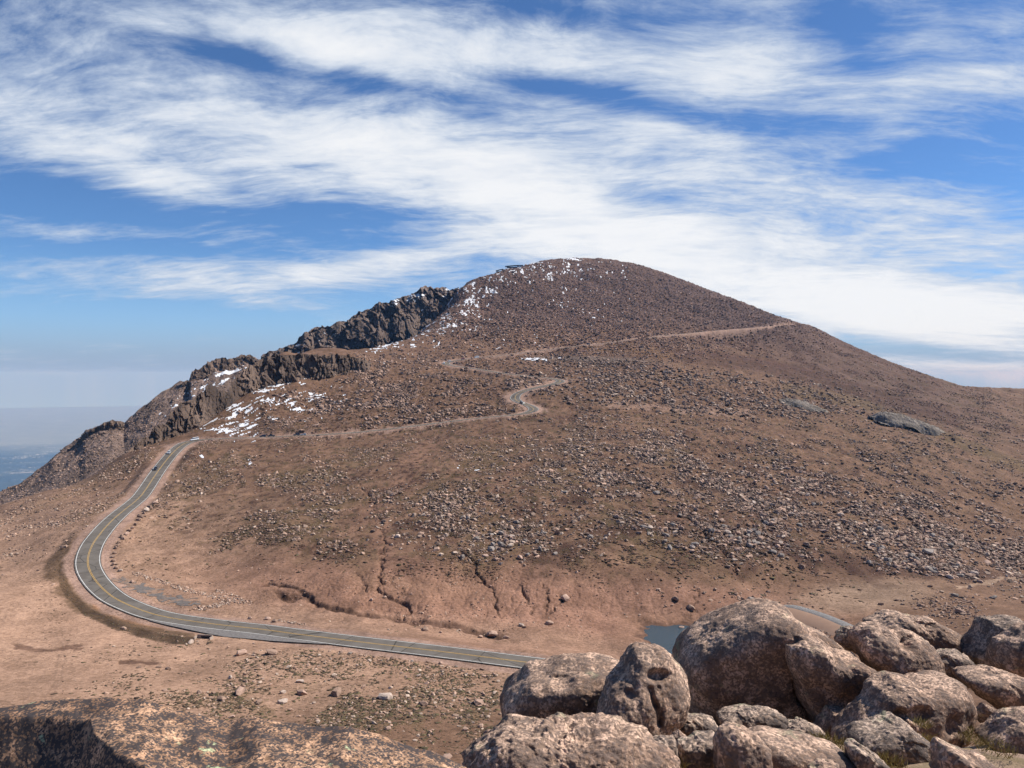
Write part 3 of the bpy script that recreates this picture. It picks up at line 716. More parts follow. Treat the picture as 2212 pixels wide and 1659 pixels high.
# the high cliff under the summit
T3 = [(540, 800, 1230), (565, 778, 1250), (587, 758, 1262), (615, 749, 1280), (639, 740, 1290), (660, 716, 1300), (694, 706, 1320), (713, 702, 1330), (748, 692, 1350), (762, 684, 1360), (775, 675, 1368), (800, 661, 1380), (812, 655, 1386), (819, 651, 1388), (826, 660, 1394), (834, 658, 1400), (859, 643, 1430), (900, 628, 1470), (935, 622, 1500), (980, 622, 1540), (1000, 630, 1560), (1020, 640, 1580)]
B3 = [(540, 860, 1080), (600, 830, 1120), (700, 800, 1180), (760, 790, 1220), (828, 775, 1270), (880, 760, 1310), (921, 735, 1350), (956, 705, 1410), (984, 670, 1470), (1020, 650, 1530)]
B3 = [(a, b, float(interp_poly(T3, a, 2)) - 45) for a, b, c in B3]
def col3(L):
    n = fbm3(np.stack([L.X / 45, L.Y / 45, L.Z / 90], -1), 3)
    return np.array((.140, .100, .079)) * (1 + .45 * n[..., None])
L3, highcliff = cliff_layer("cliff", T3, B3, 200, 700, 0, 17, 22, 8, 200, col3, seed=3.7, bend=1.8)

# ------------------------------------------------------------------ snow lying on the ground: thin sheets cut to drift shapes
def snow_sheet(L, mask_fn, lift, rowsl=None):
    X, Y, Z = (L.X, L.Y, L.Z)
    px, py = L.px, L.py
    m = mask_fn(L, px, py)
    idx = np.arange(X.size).reshape(X.shape)
    q = np.minimum(np.minimum(m[:-1, :-1], m[1:, :-1]), np.minimum(m[:-1, 1:], m[1:, 1:]))
    sel = q > 0
    f = np.stack([idx[:-1, :-1][sel], idx[:-1, 1:][sel], idx[1:, 1:][sel], idx[1:, :-1][sel]], 1)
    used, inv = np.unique(f, return_inverse=True)
    v = np.stack([X.ravel()[used], Y.ravel()[used], Z.ravel()[used]], 1)
    ml = m.ravel()[used]
    v[:, 2] += .02 + lift * np.clip(ml * 6, 0, 1) * np.clip(v[:, 1] / 600, .6, 2.5)
    v[:, 1] -= lift * .5
    return v, inv.reshape(-1, 4)
def streaks(L, dirx, diry, l1, l2, off=0.0):
    n = math.hypot(dirx, diry); a, b = dirx / n, diry / n
    s, t = L.X * a + L.Y * b, -L.X * b + L.Y * a
    return fbm2(s / l1 + off, t / l2 - off, 4, .6)
def mask_main(L, px, py):
    n1 = streaks(L, .35, 1, 20, 3.0); n2 = streaks(L, .5, 1, 60, 22, 3.1); n3 = streaks(L, .2, 1, 14, 6, 7.7); n4 = fbm2(L.X / 4.6, L.Y / 6, 3)
    n5 = fbm2(L.X / 22, L.Y / 34, 4, .6)
    m = np.full(L.X.shape, -1.0)
    def z(e_, w, n): 
        nonlocal m
        g = soft(ell(px, py, *e_), 3); m = np.maximum(m, np.where(g > .12, np.sqrt(g) * w + n - 1.0, -1))
    z((560, 872, 130, 36, -26), 1.1, n1 * .85 + n2 * .45)
    z((650, 872, 105, 36, -12), 1.0, n1 * .85 + n2 * .35)
    z((520, 938, 46, 8, 0), 1.1, n1 * .6); z((545, 953, 60, 4, 0), .95, n1 * .6)
    z((540, 998, 8, 9, 20), 1.1, n4 * .35); z((437, 985, 9, 5, 0), 1.1, n4 * .35); z((990, 1008, 7, 6, 0), .95, n4 * .4); z((1030, 1016, 8, 3, 0), 1.05, n4 * .4); z((1320, 1024, 12, 6, 0), 1.0, n4 * .5)
    z((965, 690, 130, 32, -30), 1.0, n5 * .7 + n4 * .8); z((1000, 655, 60, 70, 30), .97, n5 * .6 + n4 * .8); z((1075, 608, 120, 26, -32), 1.06, n5 * .5 + n4 * .7)
    z((1190, 582, 150, 28, 0), .98, n5 * .5 + n4 * .8); z((1238, 560, 34, 5, 4), 1.2, n4 * .4); z((1350, 588, 16, 30, -10), 1.0, n4 * .9); z((1300, 575, 60, 8, 8), .7, n4 * .8)
    z((1215, 655, 40, 14, -30), .97, n4 * .9); z((870, 746, 90, 10, -6), 1.0, n5 * .7 + n4 * .5); z((1050, 735, 200, 40, 0), .70, n5 * .5 + n4 * .6); z((1220, 650, 220, 70, 0), .70, n4 * .9 + n5 * .3)
    z((1152, 776, 34, 5, 2), 1.35, n4 * .45); z((1205, 774, 12, 4, 0), 1.1, n4 * .5); z((760, 890, 60, 26, 0), .5, n4 * .8 + n5 * .2)
    m = np.where(ROADD < 7.0, -1, m)
    m[L.Y > 1900] = -1
    return m
def mask_spur(L, px, py):
    n = streaks(L, .6, 1, 34, 8, 2.2); n4 = fbm2(L.X / 6, L.Z / 6, 3)
    m = np.full(L.X.shape, -1.0)
    for e_, w in [((470, 820, 85, 18, -38), .95), ((390, 865, 80, 12, -40), .85), ((510, 800, 45, 22, -35), .95)]:
        g = soft(ell(px, py, *e_), 3); m = np.maximum(m, np.where(g > .12, np.sqrt(g) * w + n * .5 + n4 * .5 - 1.0, -1))
    return m
def mask_cliff(L, px, py):
    n4 = fbm2(L.X / 12, L.Z / 9, 3); n = fbm2(L.X / 40, L.Z / 20, 3)
    m = np.full(L.X.shape, -1.0)
    for e_, w in [((885, 645, 50, 9, -18), .95), ((960, 632, 50, 14, 0), .72), ((930, 690, 40, 34, -30), .62), ((690, 730, 90, 20, -28), .55), ((650, 745, 50, 10, -25), .6), ((880, 640, 90, 14, -18), .6)]:
        g = soft(ell(px, py, *e_), 3); m = np.maximum(m, np.where(g > .12, np.sqrt(g) * w + n * .4 + n4 * .6 - 1.0, -1))
    return m
m_snow, t_, b_ = new_mat("snow")
t_.put(b_.inputs['Base Color'], t_.mix(t_.noise(texco(t_), .6, 5), (.56, .57, .60), (.76, .77, .79)))
b_.inputs['Roughness'].default_value = .7
_vs, _fsn, _off = [], [], 0
for L, fn, lf in ((MAIN, mask_main, .16), (L2, mask_spur, .25), (L3, mask_cliff, .35)):
    v, f = snow_sheet(L, fn, lf); _vs.append(v); _fsn.append(f + _off); _off += len(v)
tag(link("snow", mesh_from_arrays("snow", np.vstack(_vs), np.vstack(_fsn), True), m_snow), kind='stuff')

# ------------------------------------------------------------------ road, shoulders and painted lines
def ribbon(name, mat, off_a, off_b, lift, i0=0, i1=None, step=1, crown=False, kind='structure'):
    i1 = len(RD) if i1 is None else i1
    k = np.arange(i0, i1, step)
    fr = np.linspace(off_a, off_b, 5 if crown else 2)
    fa = [RD[k] + RN[k] * o_ + np.array([0, 0, lift]) for o_ in fr]
    v = np.stack(fa, 1).reshape(-1, 3)
    o = link(name, mesh_from_arrays(name, v, grid_faces(len(k), len(fr), True), True), mat)
    return tag(o, kind=kind)
def asphalt_material():
    m, t, b = new_mat("asphalt")
    o = texco(t)
    n = t.noise(o, .25, 5, .6); f = t.noise(o, 5, 5, .7)
    c = t.mix(t.ramp(n, .3, .7), (.112, .098, .084), (.150, .133, .115))
    c = t.mix(1.0, c, t.mix(f, (.8, .8, .8), (1.2, 1.2, 1.2)), 'MULTIPLY')
    cr = t.ramp(t.voronoi(t.mapping(t.add(0, 0) and o, scale=(1, 1, .2)), .07, 'DISTANCE_TO_EDGE'), .012, .004)
    c = t.mix(t.mul(cr, .75), c, (.03, .028, .026))
    pa = t.ramp(t.noise(t.mapping(o, scale=(.3, .3, .3)), .11, 2, .4), .60, .61); c = t.mix(t.mul(pa, .35), c, (.07, .063, .057))
    t.put(b.inputs['Base Color'], c); b.inputs['Roughness'].default_value = 1.0; b.inputs['Specular IOR Level'].default_value = .04
    return m
M_ASPH = asphalt_material()
HW = 3.95
ribbon("road", M_ASPH, -HW - .5, HW + .5, 0.0, crown=True)
M_WHITE = plain_mat("white_road_paint", (.60, .585, .55), .7, var=.35, scale=.5)
M_YEL = plain_mat("yellow_road_paint", (.47, .29, .085), .7, var=.35, scale=.8)
ribbon("road_marking", M_WHITE, -HW - .105, -HW + .105, .03)
ribbon("road_marking", M_WHITE, HW - .105, HW + .105, .03)
ribbon("road_marking", M_YEL, -.27, -.11, .03)
ribbon("road_marking", M_YEL, .11, .27, .03)

def patch_on_ground(name, pts, mat, lift=.06, kind='structure', n=40, wobble=0.0):
    """an outline on the ground (photo px, distance) laid as a sheet over the terrain"""
    w = np.array([[float(pu(a) * c), c] for a, b, c in pts])
    x0, y0 = w.min(0); x1, y1 = w.max(0)
    GX, GY = np.meshgrid(np.linspace(x0, x1, n), np.linspace(y0, y1, n))
    ins = in_poly(GX + wobble * fbm2(GX / 3, GY / 3, 2), GY + wobble * fbm2(GX / 3 + 9, GY / 3, 2), [tuple(q) for q in w])
    H = ground_h(GX, GY) + lift
    idx = np.arange(GX.size).reshape(GX.shape)
    s = ins[:-1, :-1] & ins[1:, :-1] & ins[:-1, 1:] & ins[1:, 1:]
    f = np.stack([idx[:-1, :-1][s], idx[:-1, 1:][s], idx[1:, 1:][s], idx[1:, :-1][s]], 1)
    used, inv = np.unique(f, return_inverse=True)
    v = np.stack([GX.ravel()[used], GY.ravel()[used], H.ravel()[used]], 1)
    return tag(link(name, mesh_from_arrays(name, v, inv.reshape(-1, 4), True), mat), kind=kind)
def ground_h(x, y):
    """height of the finished terrain"""
    x = np.asarray(x, float); y = np.asarray(y, float)
    fi = np.interp(np.log(y), TS, np.arange(NR)); fj = np.clip((x / y - TU[0]) / (TU[1] - TU[0]), 0, NC - 1.001)
    i = np.clip(fi.astype(int), 0, NR - 2); j = fj.astype(int); a = fi - i; b = fj - j
    return (TZ[i, j] * (1 - a) * (1 - b) + TZ[i + 1, j] * a * (1 - b) + TZ[i, j + 1] * (1 - a) * b + TZ[i + 1, j + 1] * a * b)
def on_ground(px, py, lo=60.0, hi=2000.0):
    """first place where the line of sight through a photo pixel meets the terrain"""
    u, e = float(pu(px)), float(pe(py))
    Y = np.exp(np.linspace(math.log(lo), math.log(hi), 2500))
    h = ground_h(u * Y, Y) - e * Y
    k = np.nonzero(h >= 0)[0]
    k = k[0] if len(k) else 0
    return np.array([u * Y[k], Y[k], float(ground_h(u * Y[k], Y[k]))])

def worn_asphalt(name, col, lo, hi):
    m, t, b = new_mat(name); o = texco(t)
    n = t.noise(o, .16, 7, .68); f = t.noise(o, 1.6, 6, .7)
    c = t.mix(t.ramp(f, .3, .7), tuple(x * .7 for x in col), tuple(x * 1.3 for x in col))
    c = t.mix(t.ramp(n, lo, hi), c, (.26, .165, .112))
    t.put(b.inputs['Base Color'], c); return m
M_OLDASPH = worn_asphalt("old_grey_asphalt", (.135, .115, .102), .50, .62)
def gp(px, py): return (px, py, float(on_ground(px, py)[1]))
patch_on_ground("pavement", [gp(a, b) for a, b in [(243, 1249), (262, 1246), (300, 1262), (345, 1276), (372, 1290), (415, 1294), (436, 1304), (400, 1309), (360, 1303), (320, 1288), (285, 1272), (250, 1258)]], M_OLDASPH, .08, wobble=3.0, n=110)
# grey apron between the lane and the culvert
kA = np.array([i for i in range(len(RD)) if RD[i, 1] < 275 and -112 < RD[i, 0] < -50])
_w = np.interp(RD[kA, 0], [-112, -96, -80, -66, -50], [0.1, 2.2, 4.6, 3.2, 0.1])
sgn = -1.0
_va = np.stack([RD[kA] + RN[kA] * sgn * (HW + .45) + np.array([0, 0, .035]), RD[kA] + RN[kA] * (sgn * (HW + .5 + _w))[:, None] + np.array([0, 0, .02])], 1).reshape(-1, 3)
tag(link("pavement", mesh_from_arrays("pavement", _va, grid_faces(len(kA), 2), True), worn_asphalt("grey_apron", (.155, .14, .13), .62, .75)), kind='structure')

# pond
m_w, t_, b_ = new_mat("pond_water")
b_.inputs['Base Color'].default_value = (.030, .050, .058, 1); b_.inputs['Roughness'].default_value = .16; b_.inputs['Specular IOR Level'].default_value = .5
t_.put(b_.inputs['Normal'], t_.bump(t_.noise(t_.mapping(texco(t_), scale=(1, 2.2, 1)), 2.2, 5), .9, .12))
for name, Y0, Y1, X0, X1 in (("pond", 226, 284, 36, 112),):
    me = bpy.data.meshes.new(name); me.from_pydata([(X0, Y0, WATER_Z), (X1, Y0, WATER_Z), (X1, Y1, WATER_Z), (X0, Y1, WATER_Z)], [], [(0, 1, 2, 3)])
    tag(link(name, me, m_w), kind='structure')
    break

# ------------------------------------------------------------------ rocks: angular hulls
def hull_template(seed, n, flat=.65, boxy=.5):
    r = np.random.default_rng(seed)
    p = r.normal(size=(n, 3)); p /= np.linalg.norm(p, axis=1)[:, None]
    p = p / (np.abs(p) ** 3).sum(1)[:, None] ** (boxy / 3)
    p *= r.uniform(.85, 1.1, (n, 1)); p *= np.array([1, r.uniform(.6, .95), flat])
    bm = bmesh.new()
    for q in p: bm.verts.new(q)
    bmesh.ops.convex_hull(bm, input=bm.verts)
    bmesh.ops.delete(bm, geom=[v for v in bm.verts if not v.link_faces], context='VERTS')
    bmesh.ops.triangulate(bm, faces=bm.faces)
    bm.verts.ensure_lookup_table(); bm.verts.index_update()
    v = np.array([tuple(x.co) for x in bm.verts]); f = np.array([[x.index for x in y.verts] for y in bm.faces])
    bm.free()
    s = np.abs(v).max(); return v / s, f
TPL_S = [hull_template(100 + i, 9, .6) for i in range(8)]
TPL_M = [hull_template(200 + i, 18, .62) for i in range(12)]

def rot_matrices(n, tilt, rng):
    yaw = rng.uniform(0, 2 * np.pi, n); tx = rng.normal(0, tilt, n); ty = rng.normal(0, tilt, n)
    cz, sz = np.cos(yaw), np.sin(yaw); cx, sx = np.cos(tx), np.sin(tx); cy, sy = np.cos(ty), np.sin(ty)
    Z0 = np.zeros(n); O = np.ones(n)
    Rz = np.stack([np.stack([cz, -sz, Z0], -1), np.stack([sz, cz, Z0], -1), np.stack([Z0, Z0, O], -1)], 1)
    Rx = np.stack([np.stack([O, Z0, Z0], -1), np.stack([Z0, cx, -sx], -1), np.stack([Z0, sx, cx], -1)], 1)
    Ry = np.stack([np.stack([cy, Z0, sy], -1), np.stack([Z0, O, Z0], -1), np.stack([-sy, Z0, cy], -1)], 1)
    return Ry @ Rx @ Rz

def pick(L, N, w, rng):
    """N random points on a layer, weighted per cell by w times the cell's size in the picture"""
    px, py = L.px, L.py
    ax, ay = px[1:, 1:] - px[:-1, :-1], py[1:, 1:] - py[:-1, :-1]
    bx, by = px[1:, :-1] - px[:-1, 1:], py[1:, :-1] - py[:-1, 1:]
    area = .5 * (ax * by - ay * bx)
    area = np.maximum(area * np.sign(np.median(area[area != 0])), 0)
    wt = (w[:-1, :-1] * area).ravel().astype(float)
    cs = np.cumsum(wt)
    k = np.searchsorted(cs, rng.uniform(0, cs[-1], N)); k = np.clip(k, 0, len(wt) - 1)
    i, j = np.divmod(k, w.shape[1] - 1)
    a, b = rng.uniform(0, 1, N), rng.uniform(0, 1, N)
    def s(A): return A[i, j] * (1 - a) * (1 - b) + A[i + 1, j] * a * (1 - b) + A[i, j + 1] * (1 - a) * b + A[i + 1, j + 1] * a * b
    return np.stack([s(L.X), s(L.Y), s(L.Z)], 1)

def power_sizes(n, lo, hi, k, rng):
    u = rng.uniform(0, 1, n); return (lo ** (1 - k) + u * (hi ** (1 - k) - lo ** (1 - k))) ** (1 / (1 - k))

TONES = {'pink': ((.37, .245, .18), .22), 'brown': ((.275, .19, .145), .25), 'grey': ((.25, .178, .135), .25), 'dark': ((.145, .10, .077), .25), 'pale': ((.44, .335, .26), .15), 'red': ((.27, .16, .118), .25), 'black': ((.055, .040, .034), .3)}
def tone_cols(n, mix, rng):
    names = list(mix); pr = np.array([mix[k] for k in names], float); pr /= pr.sum()
    ch = rng.choice(len(names), n, p=pr)
    base = np.array([TONES[k][0] for k in names])[ch]; var = np.array([TONES[k][1] for k in names])[ch]
    return base * (1 + var * rng.normal(0, 1, n).clip(-1.6, 1.6))[:, None], np.array(names)[ch]

PATCH = .06 + .94 * sstep(-.15, .42, .8 * nz1 + .7 * nz3 + .4 * nz2)
PATCH2 = .15 + .85 * sstep(-.05, .4, nz2 + .4 * nz1)
far_road = np.where((TY > 930) & (ROADS > 0), sstep(10, 15, ROADD), sstep(7.4, 10.5, ROADD))
def zone(*es, patch=None):
    w = np.zeros_like(TX)
    for e_ in es: w = np.maximum(w, (e_[5] if len(e_) > 5 else 1) * soft(ell(TPX, TPY, *e_[:5]), 4))
    w = w * far_road * (1 - .9 * bl) * (TY > 100)
    return w * (patch if patch is not None else 1)
def line_zone(pts, wpx):
    d, _ = poly_dist(TPX, TPY, pts); return (1 - sstep(wpx * .5, wpx, d)) * far_road
def vis_mask():
    run = np.maximum.accumulate(TZ / TY, 0)
    return (TZ / TY >= run - 1e-4)
VIS = vis_mask()
SCAT = []      # (layer weights, N, lo, hi, power, tones, zone phrase)
TAL = {'brown': 3, 'red': 4, 'black': 3.5, 'pink': 2.2}
SCAT.append((zone((1330, 650, 430, 110, 0)) * VIS, 48000, 1.1, 4.6, 2.6, TAL, "talus face under the summit"))
SCAT.append((zone((1080, 640, 150, 70, -35)) * VIS, 3500, 1.1, 5, 2.3, TAL, "snowy shoulder beside the high cliff"))
SCAT.append((zone((1900, 780, 360, 80, 25), patch=PATCH) * VIS, 13000, .8, 3.0, 2.5, {'brown': 3, 'red': 3, 'pink': 2, 'grey': 2}, "long slope under the highest road"))
SCAT.append((zone((1500, 845, 330, 40, 4), (1330, 800, 160, 20, 6), patch=PATCH2) * VIS, 14000, .7, 5.0, 2.2, {'grey': 4, 'dark': 3, 'brown': 2, 'pale': 1}, "dark rock band right of the upper bends"))
SCAT.append((zone((880, 855, 270, 50, -6), (850, 800, 200, 40, -4), patch=PATCH) * VIS, 22000, .55, 4.2, 2.5, {'brown': 3, 'pink': 3, 'black': 1.2, 'dark': 1}, "rocky slope above the middle road"))
SCAT.append((zone((1820, 1060, 560, 130, 10), (1500, 1040, 260, 110, 20), patch=PATCH) * VIS, 60000, .38, 3.4, 2.5, {'grey': 2, 'pink': 3, 'dark': 2, 'black': 1.2, 'pale': 1, 'brown': 3}, "broad scree on the right of the slope"))
SCAT.append((line_zone([(1290, 965), (1500, 1010), (1750, 1090), (2000, 1160), (2260, 1225)], 95) * (.15 + .85 * sstep(-.3, .3, nz1 + nz3)) * VIS, 30000, .36, 3.0, 2.4, {'pink': 3.5, 'pale': 1.6, 'grey': 2.5, 'dark': 2, 'black': .8}, "broad scree on the right of the slope"))
SCAT.append((zone((1080, 1130, 240, 70, 0), (1250, 1000, 200, 60, 0), patch=PATCH2) * VIS, 9000, .35, 3.0, 2.3, {'grey': 3, 'dark': 2, 'pink': 2, 'pale': 1}, "grey boulder patch in the middle of the slope"))
SCAT.append((zone((850, 1050, 480, 120, 0), patch=PATCH) * VIS, 20000, .3, 2.4, 2.5, {'pink': 3, 'brown': 3, 'pale': 1, 'grey': 1}, "open brown slope below the middle road"))
SCAT.append((zone((160, 1080, 260, 70, -25), (330, 1010, 120, 60, -50), patch=PATCH) * VIS, 4200, .35, 1.8, 2.3, {'pink': 3, 'brown': 3, 'pale': 1}, "bank left of the road"))
SCAT.append((zone((520, 920, 180, 30, -10), (700, 960, 300, 18, 0), patch=PATCH) * VIS, 2600, .35, 1.6, 2.5, {'pink': 3, 'brown': 3, 'dark': 1}, "ground beside the long level road"))
SCAT.append((zone((1000, 1300, 520, 70, 3), patch=PATCH2) * VIS, 1900, .2, 1.0, 2.3, {'pink': 3, 'red': 2, 'pale': 1}, "red gullied mounds"))
SCAT.append((zone((1955, 932, 130, 42, 20), (1740, 885, 110, 24, 8)) * VIS, 1700, .6, 3.4, 2.1, {'grey': 4, 'dark': 2, 'brown': 2}, "rubble round the bedrock slabs"))
SCAT.append((zone((1560, 1300, 120, 30, 6), (2040, 1310, 110, 30, 20), patch=PATCH) * VIS, 900, .4, 1.9, 2.1, {'pink': 3, 'brown': 2, 'grey': 1}, "rocky rim of the dry lake bed"))
SCAT.append((zone((780, 1490, 420, 110, 4), patch=PATCH) * VIS, 3200, .18, 1.3, 2.4, {'pink': 3, 'pale': 2, 'brown': 2}, "plant-speckled flat below the near road"))
SCAT.append((zone((500, 1180, 140, 70, 0), (330, 1180, 60, 60, 0), patch=PATCH2) * VIS, 500, .25, 1.2, 2.3, {'pink': 3, 'brown': 2}, "bare ground inside the bend"))
SCAT.append((zone((130, 1400, 420, 180, 0), patch=PATCH2) * VIS, 260, .1, .5, 2.4, {'pink': 2, 'brown': 2}, "smooth sand left of the bend"))
for pts, n in [([(290, 1238), (330, 1250), (380, 1268), (440, 1284), (500, 1298), (540, 1302)], 420), ([(470, 1275), (520, 1295)], 60), ([(408, 1322), (450, 1312), (495, 1302)], 150), ([(545, 1358), (600, 1345), (650, 1352), (720, 1376), (800, 1392), (900, 1405)], 60)]:
    SCAT.append((line_zone(pts, 6.5) * VIS, n, .45, 1.15, 1.6, {'pink': 3, 'pale': 2, 'brown': 1}, "loose stone edging inside the bend"))
SCAT.append((line_zone([(1680, 1325), (1720, 1338), (1760, 1352), (1790, 1372)], 9) * VIS, 320, .5, 1.0, 1.5, {'grey': 3, 'pale': 2, 'dark': 2}, "stones along the foot of the dam"))
LAYER_SC = [(L2, 24000, .8, 3.0, 2.5, {'brown': 3, 'grey': 2, 'pink': 2, 'dark': 2}), (L3, 2600, 1.2, 4, 2.3, {'brown': 3, 'grey': 2, 'dark': 2})]

pos, size, cols, tones, zones_ = [], [], [], [], []
rng = np.random.default_rng(21)
for w, N, lo, hi, k, mixd, ph in SCAT:
    p = pick(MAIN, N, w, rng); pos.append(p); size.append(power_sizes(N, lo, hi, k, rng) * .5); c, nm = tone_cols(N, mixd, rng); cols.append(c); tones.append(nm); zones_ += [ph] * N
n_main = sum(len(p) for p in pos)
for L, N, lo, hi, k, mixd in LAYER_SC:
    w = np.ones(L.X.shape); w[-14:] = 0
    p = pick(L, N, w, rng); pos.append(p); size.append(power_sizes(N, lo, hi, k, rng) * .5); c, nm = tone_cols(N, mixd, rng); cols.append(c); tones.append(nm); zones_ += ["spur"] * N
pos = np.vstack(pos); size = np.concatenate(size); cols = np.vstack(cols); tones = np.concatenate(tones); zones_ = np.array(zones_)
app = size / pos[:, 1]; app[n_main:] = 0
inframe = (np.abs(pos[:, 0] / pos[:, 1]) < .64)
N_BIG = 190
big = np.argsort(-(app * inframe))[:N_BIG]
small_mask = np.ones(len(pos), bool); small_mask[big] = False
def bake(ids, tpl, tilt, rng, flat=None, sink=.28, aspect=(.7, 1.35)):
    vs, fs, cs_, off = [], [], [], 0
    which = rng.integers(0, len(tpl), len(ids))
    for ti, (tv, tf) in enumerate(tpl):
        k = ids[which == ti]
        if not len(k): continue
        R = rot_matrices(len(k), tilt, rng)
        sc = size[k][:, None] * np.stack([rng.uniform(*aspect, len(k)), rng.uniform(*aspect, len(k)), rng.uniform(.7, 1.15, len(k))], 1)
        v = np.einsum('nij,nkj->nki', R, tv[None] * sc[:, None])
        v = v + pos[k][:, None]; v[:, :, 2] += (size[k] * (.5 - sink) * .8)[:, None]
        vs.append(v.reshape(-1, 3)); fs.append((tf[None] + (np.arange(len(k)) * len(tv))[:, None, None] + off).reshape(-1, 3)); off += len(k) * len(tv)
        cs_.append(np.repeat(cols[k], len(tv), 0))
    return np.vstack(vs), np.vstack(fs), np.vstack(cs_), off
ids = np.nonzero(small_mask)[0]
pix = size[ids] / pos[ids, 1] * 788 * 2
va, fa, ca, off = bake(ids[pix < 2.2], TPL_S, .35, rng)
vb, fb, cb, _ = bake(ids[pix >= 2.2], TPL_M, .3, rng)
rocks = link("scattered_rocks", mesh_from_arrays("scattered_rocks", np.vstack([va, vb]), np.vstack([fa, fb + off]), False, {'Col': np.clip(np.vstack([ca, cb]), .01, .8)}), M_ROCKS)
tag(rocks, kind='stuff')

# low cushion plants
M_PLANT, t_, b_ = new_mat("cushion_plants")
a_ = t_.n.new('ShaderNodeAttribute'); a_.attribute_name = 'Col'
t_.put(b_.inputs['Base Color'], t_.mix(1.0, a_.outputs['Color'], t_.mix(t_.noise(texco(t_), 6, 5), (.6, .6, .6), (1.4, 1.4, 1.4)), 'MULTIPLY'))
TONES.update({'p_brown': ((.072, .046, .025), .3), 'p_olive': ((.080, .062, .028), .3), 'p_maroon': ((.060, .030, .021), .3)})
def plants():
    global pos, size, cols
    rng = np.random.default_rng(77)
    P, S, K = [], [], []
    for w, N, lo, hi, mixd in [(zone((780, 1500, 460, 100, 4), patch=PATCH) * VIS, 9500, .35, 1.4, {'p_brown': 3, 'p_olive': 2}), (line_zone([(152, 1196), (134, 1232), (146, 1280), (188, 1322), (255, 1352), (330, 1374), (410, 1384)], 15) * VIS, 700, .3, .9, {'p_brown': 2, 'p_olive': 1}), (zone((700, 1090, 520, 120, 0), patch=PATCH) * VIS, 16000, .4, 2.0, {'p_brown': 2, 'p_olive': 2, 'p_maroon': 2}),
                               (zone((1500, 1090, 500, 150, 8), patch=PATCH2) * VIS, 15000, .5, 2.4, {'p_brown': 2, 'p_maroon': 3, 'p_olive': 1}), (zone((120, 1110, 260, 90, -20), patch=PATCH2) * VIS, 1500, .4, 1.2, {'p_brown': 2, 'p_olive': 1}),
                               (zone((1000, 1225, 420, 26, 0), patch=PATCH) * VIS, 1400, .4, 1.4, {'p_maroon': 2, 'p_brown': 1}), (zone((110, 1310, 40, 90, -15)) * VIS, 90, .4, 1.1, {'p_brown': 1}), (zone((850, 880, 330, 50, -4), patch=PATCH2) * VIS, 7000, .7, 2.6, {'p_maroon': 2, 'p_brown': 1})]:
        P.append(pick(MAIN, N, w, rng)); S.append(power_sizes(N, lo, hi, 2.2, rng) * .5); K.append(tone_cols(N, mixd, rng)[0])
    pos, size, cols = np.vstack(P), np.concatenate(S), np.vstack(K)
    tpl = [(v * np.array([1, 1, .3]), f) for v, f in TPL_S]
    v, f, c, _ = bake(np.arange(len(pos)), tpl, .06, rng, sink=.45, aspect=(.6, 1.7))
    tag(link("ground_cover", mesh_from_arrays("ground_cover", v, f, True, {'Col': np.clip(c, .01, .5)}), M_PLANT), kind='stuff')
BIGPOS, BIGSIZE, BIGTONE, BIGZONE = pos[big].copy(), size[big].copy(), tones[big].copy(), zones_[big].copy()
plants()

# the larger rocks, each an object of its own
ROCK_MESH = []
def big_template(i):
    tv, tf = hull_template(400 + i, 26, .66, .6)
    bm = bmesh.new()
    vs = [bm.verts.new(q) for q in tv]
    for f in tf: bm.faces.new([vs[k] for k in f])
    bmesh.ops.dissolve_limit(bm, angle_limit=.22, verts=bm.verts, edges=bm.edges)
    bmesh.ops.bevel(bm, geom=list(bm.edges), offset=.045, segments=1, affect='EDGES', clamp_overlap=True)
    bmesh.ops.triangulate(bm, faces=bm.faces)
    bmesh.ops.subdivide_edges(bm, edges=bm.edges, cuts=1)
    co = np.array([tuple(v.co) for v in bm.verts]); d = fbm3(co * 2.2 + i, 3) * .07
    for v, q in zip(bm.verts, d): v.co *= 1 + float(q)
    me = bpy.data.meshes.new("boulder"); bm.to_mesh(me); bm.free()
    me.materials.append(None)
    return me
ROCK_MESH = [big_template(i) for i in range(12)]
TONE_MAT = {'black': M_GREYR, 'pink': M_PINK, 'red': M_BROWNR, 'brown': M_BROWNR, 'grey': M_GREYR, 'dark': M_GREYR, 'pale': M_PALE}
TONE_WORD = {'black': 'blackish', 'pink': 'pinkish', 'red': 'reddish', 'brown': 'brown', 'grey': 'grey', 'dark': 'dark grey', 'pale': 'pale'}
def rock_object(p, s, tone, label, group, tpl=None, sc=(1, 1, 1), rz=None, tilt=.25, sink=.2, r=random):
    me = ROCK_MESH[r.randrange(12) if tpl is None else tpl]
    o = bpy.data.objects.new("boulder", me); C.objects.link(o)
    o.material_slots[0].link = 'OBJECT'; o.material_slots[0].material = TONE_MAT[tone]
    o.scale = (s * sc[0], s * sc[1], s * sc[2]); o.rotation_euler = (r.gauss(0, tilt), r.gauss(0, tilt), r.uniform(0, 6.28) if rz is None else rz)
    o.location = (p[0], p[1], p[2] + s * sc[2] * (.55 - sink))
    return tag(o, label, 'boulder', group)
rr = random.Random(5)
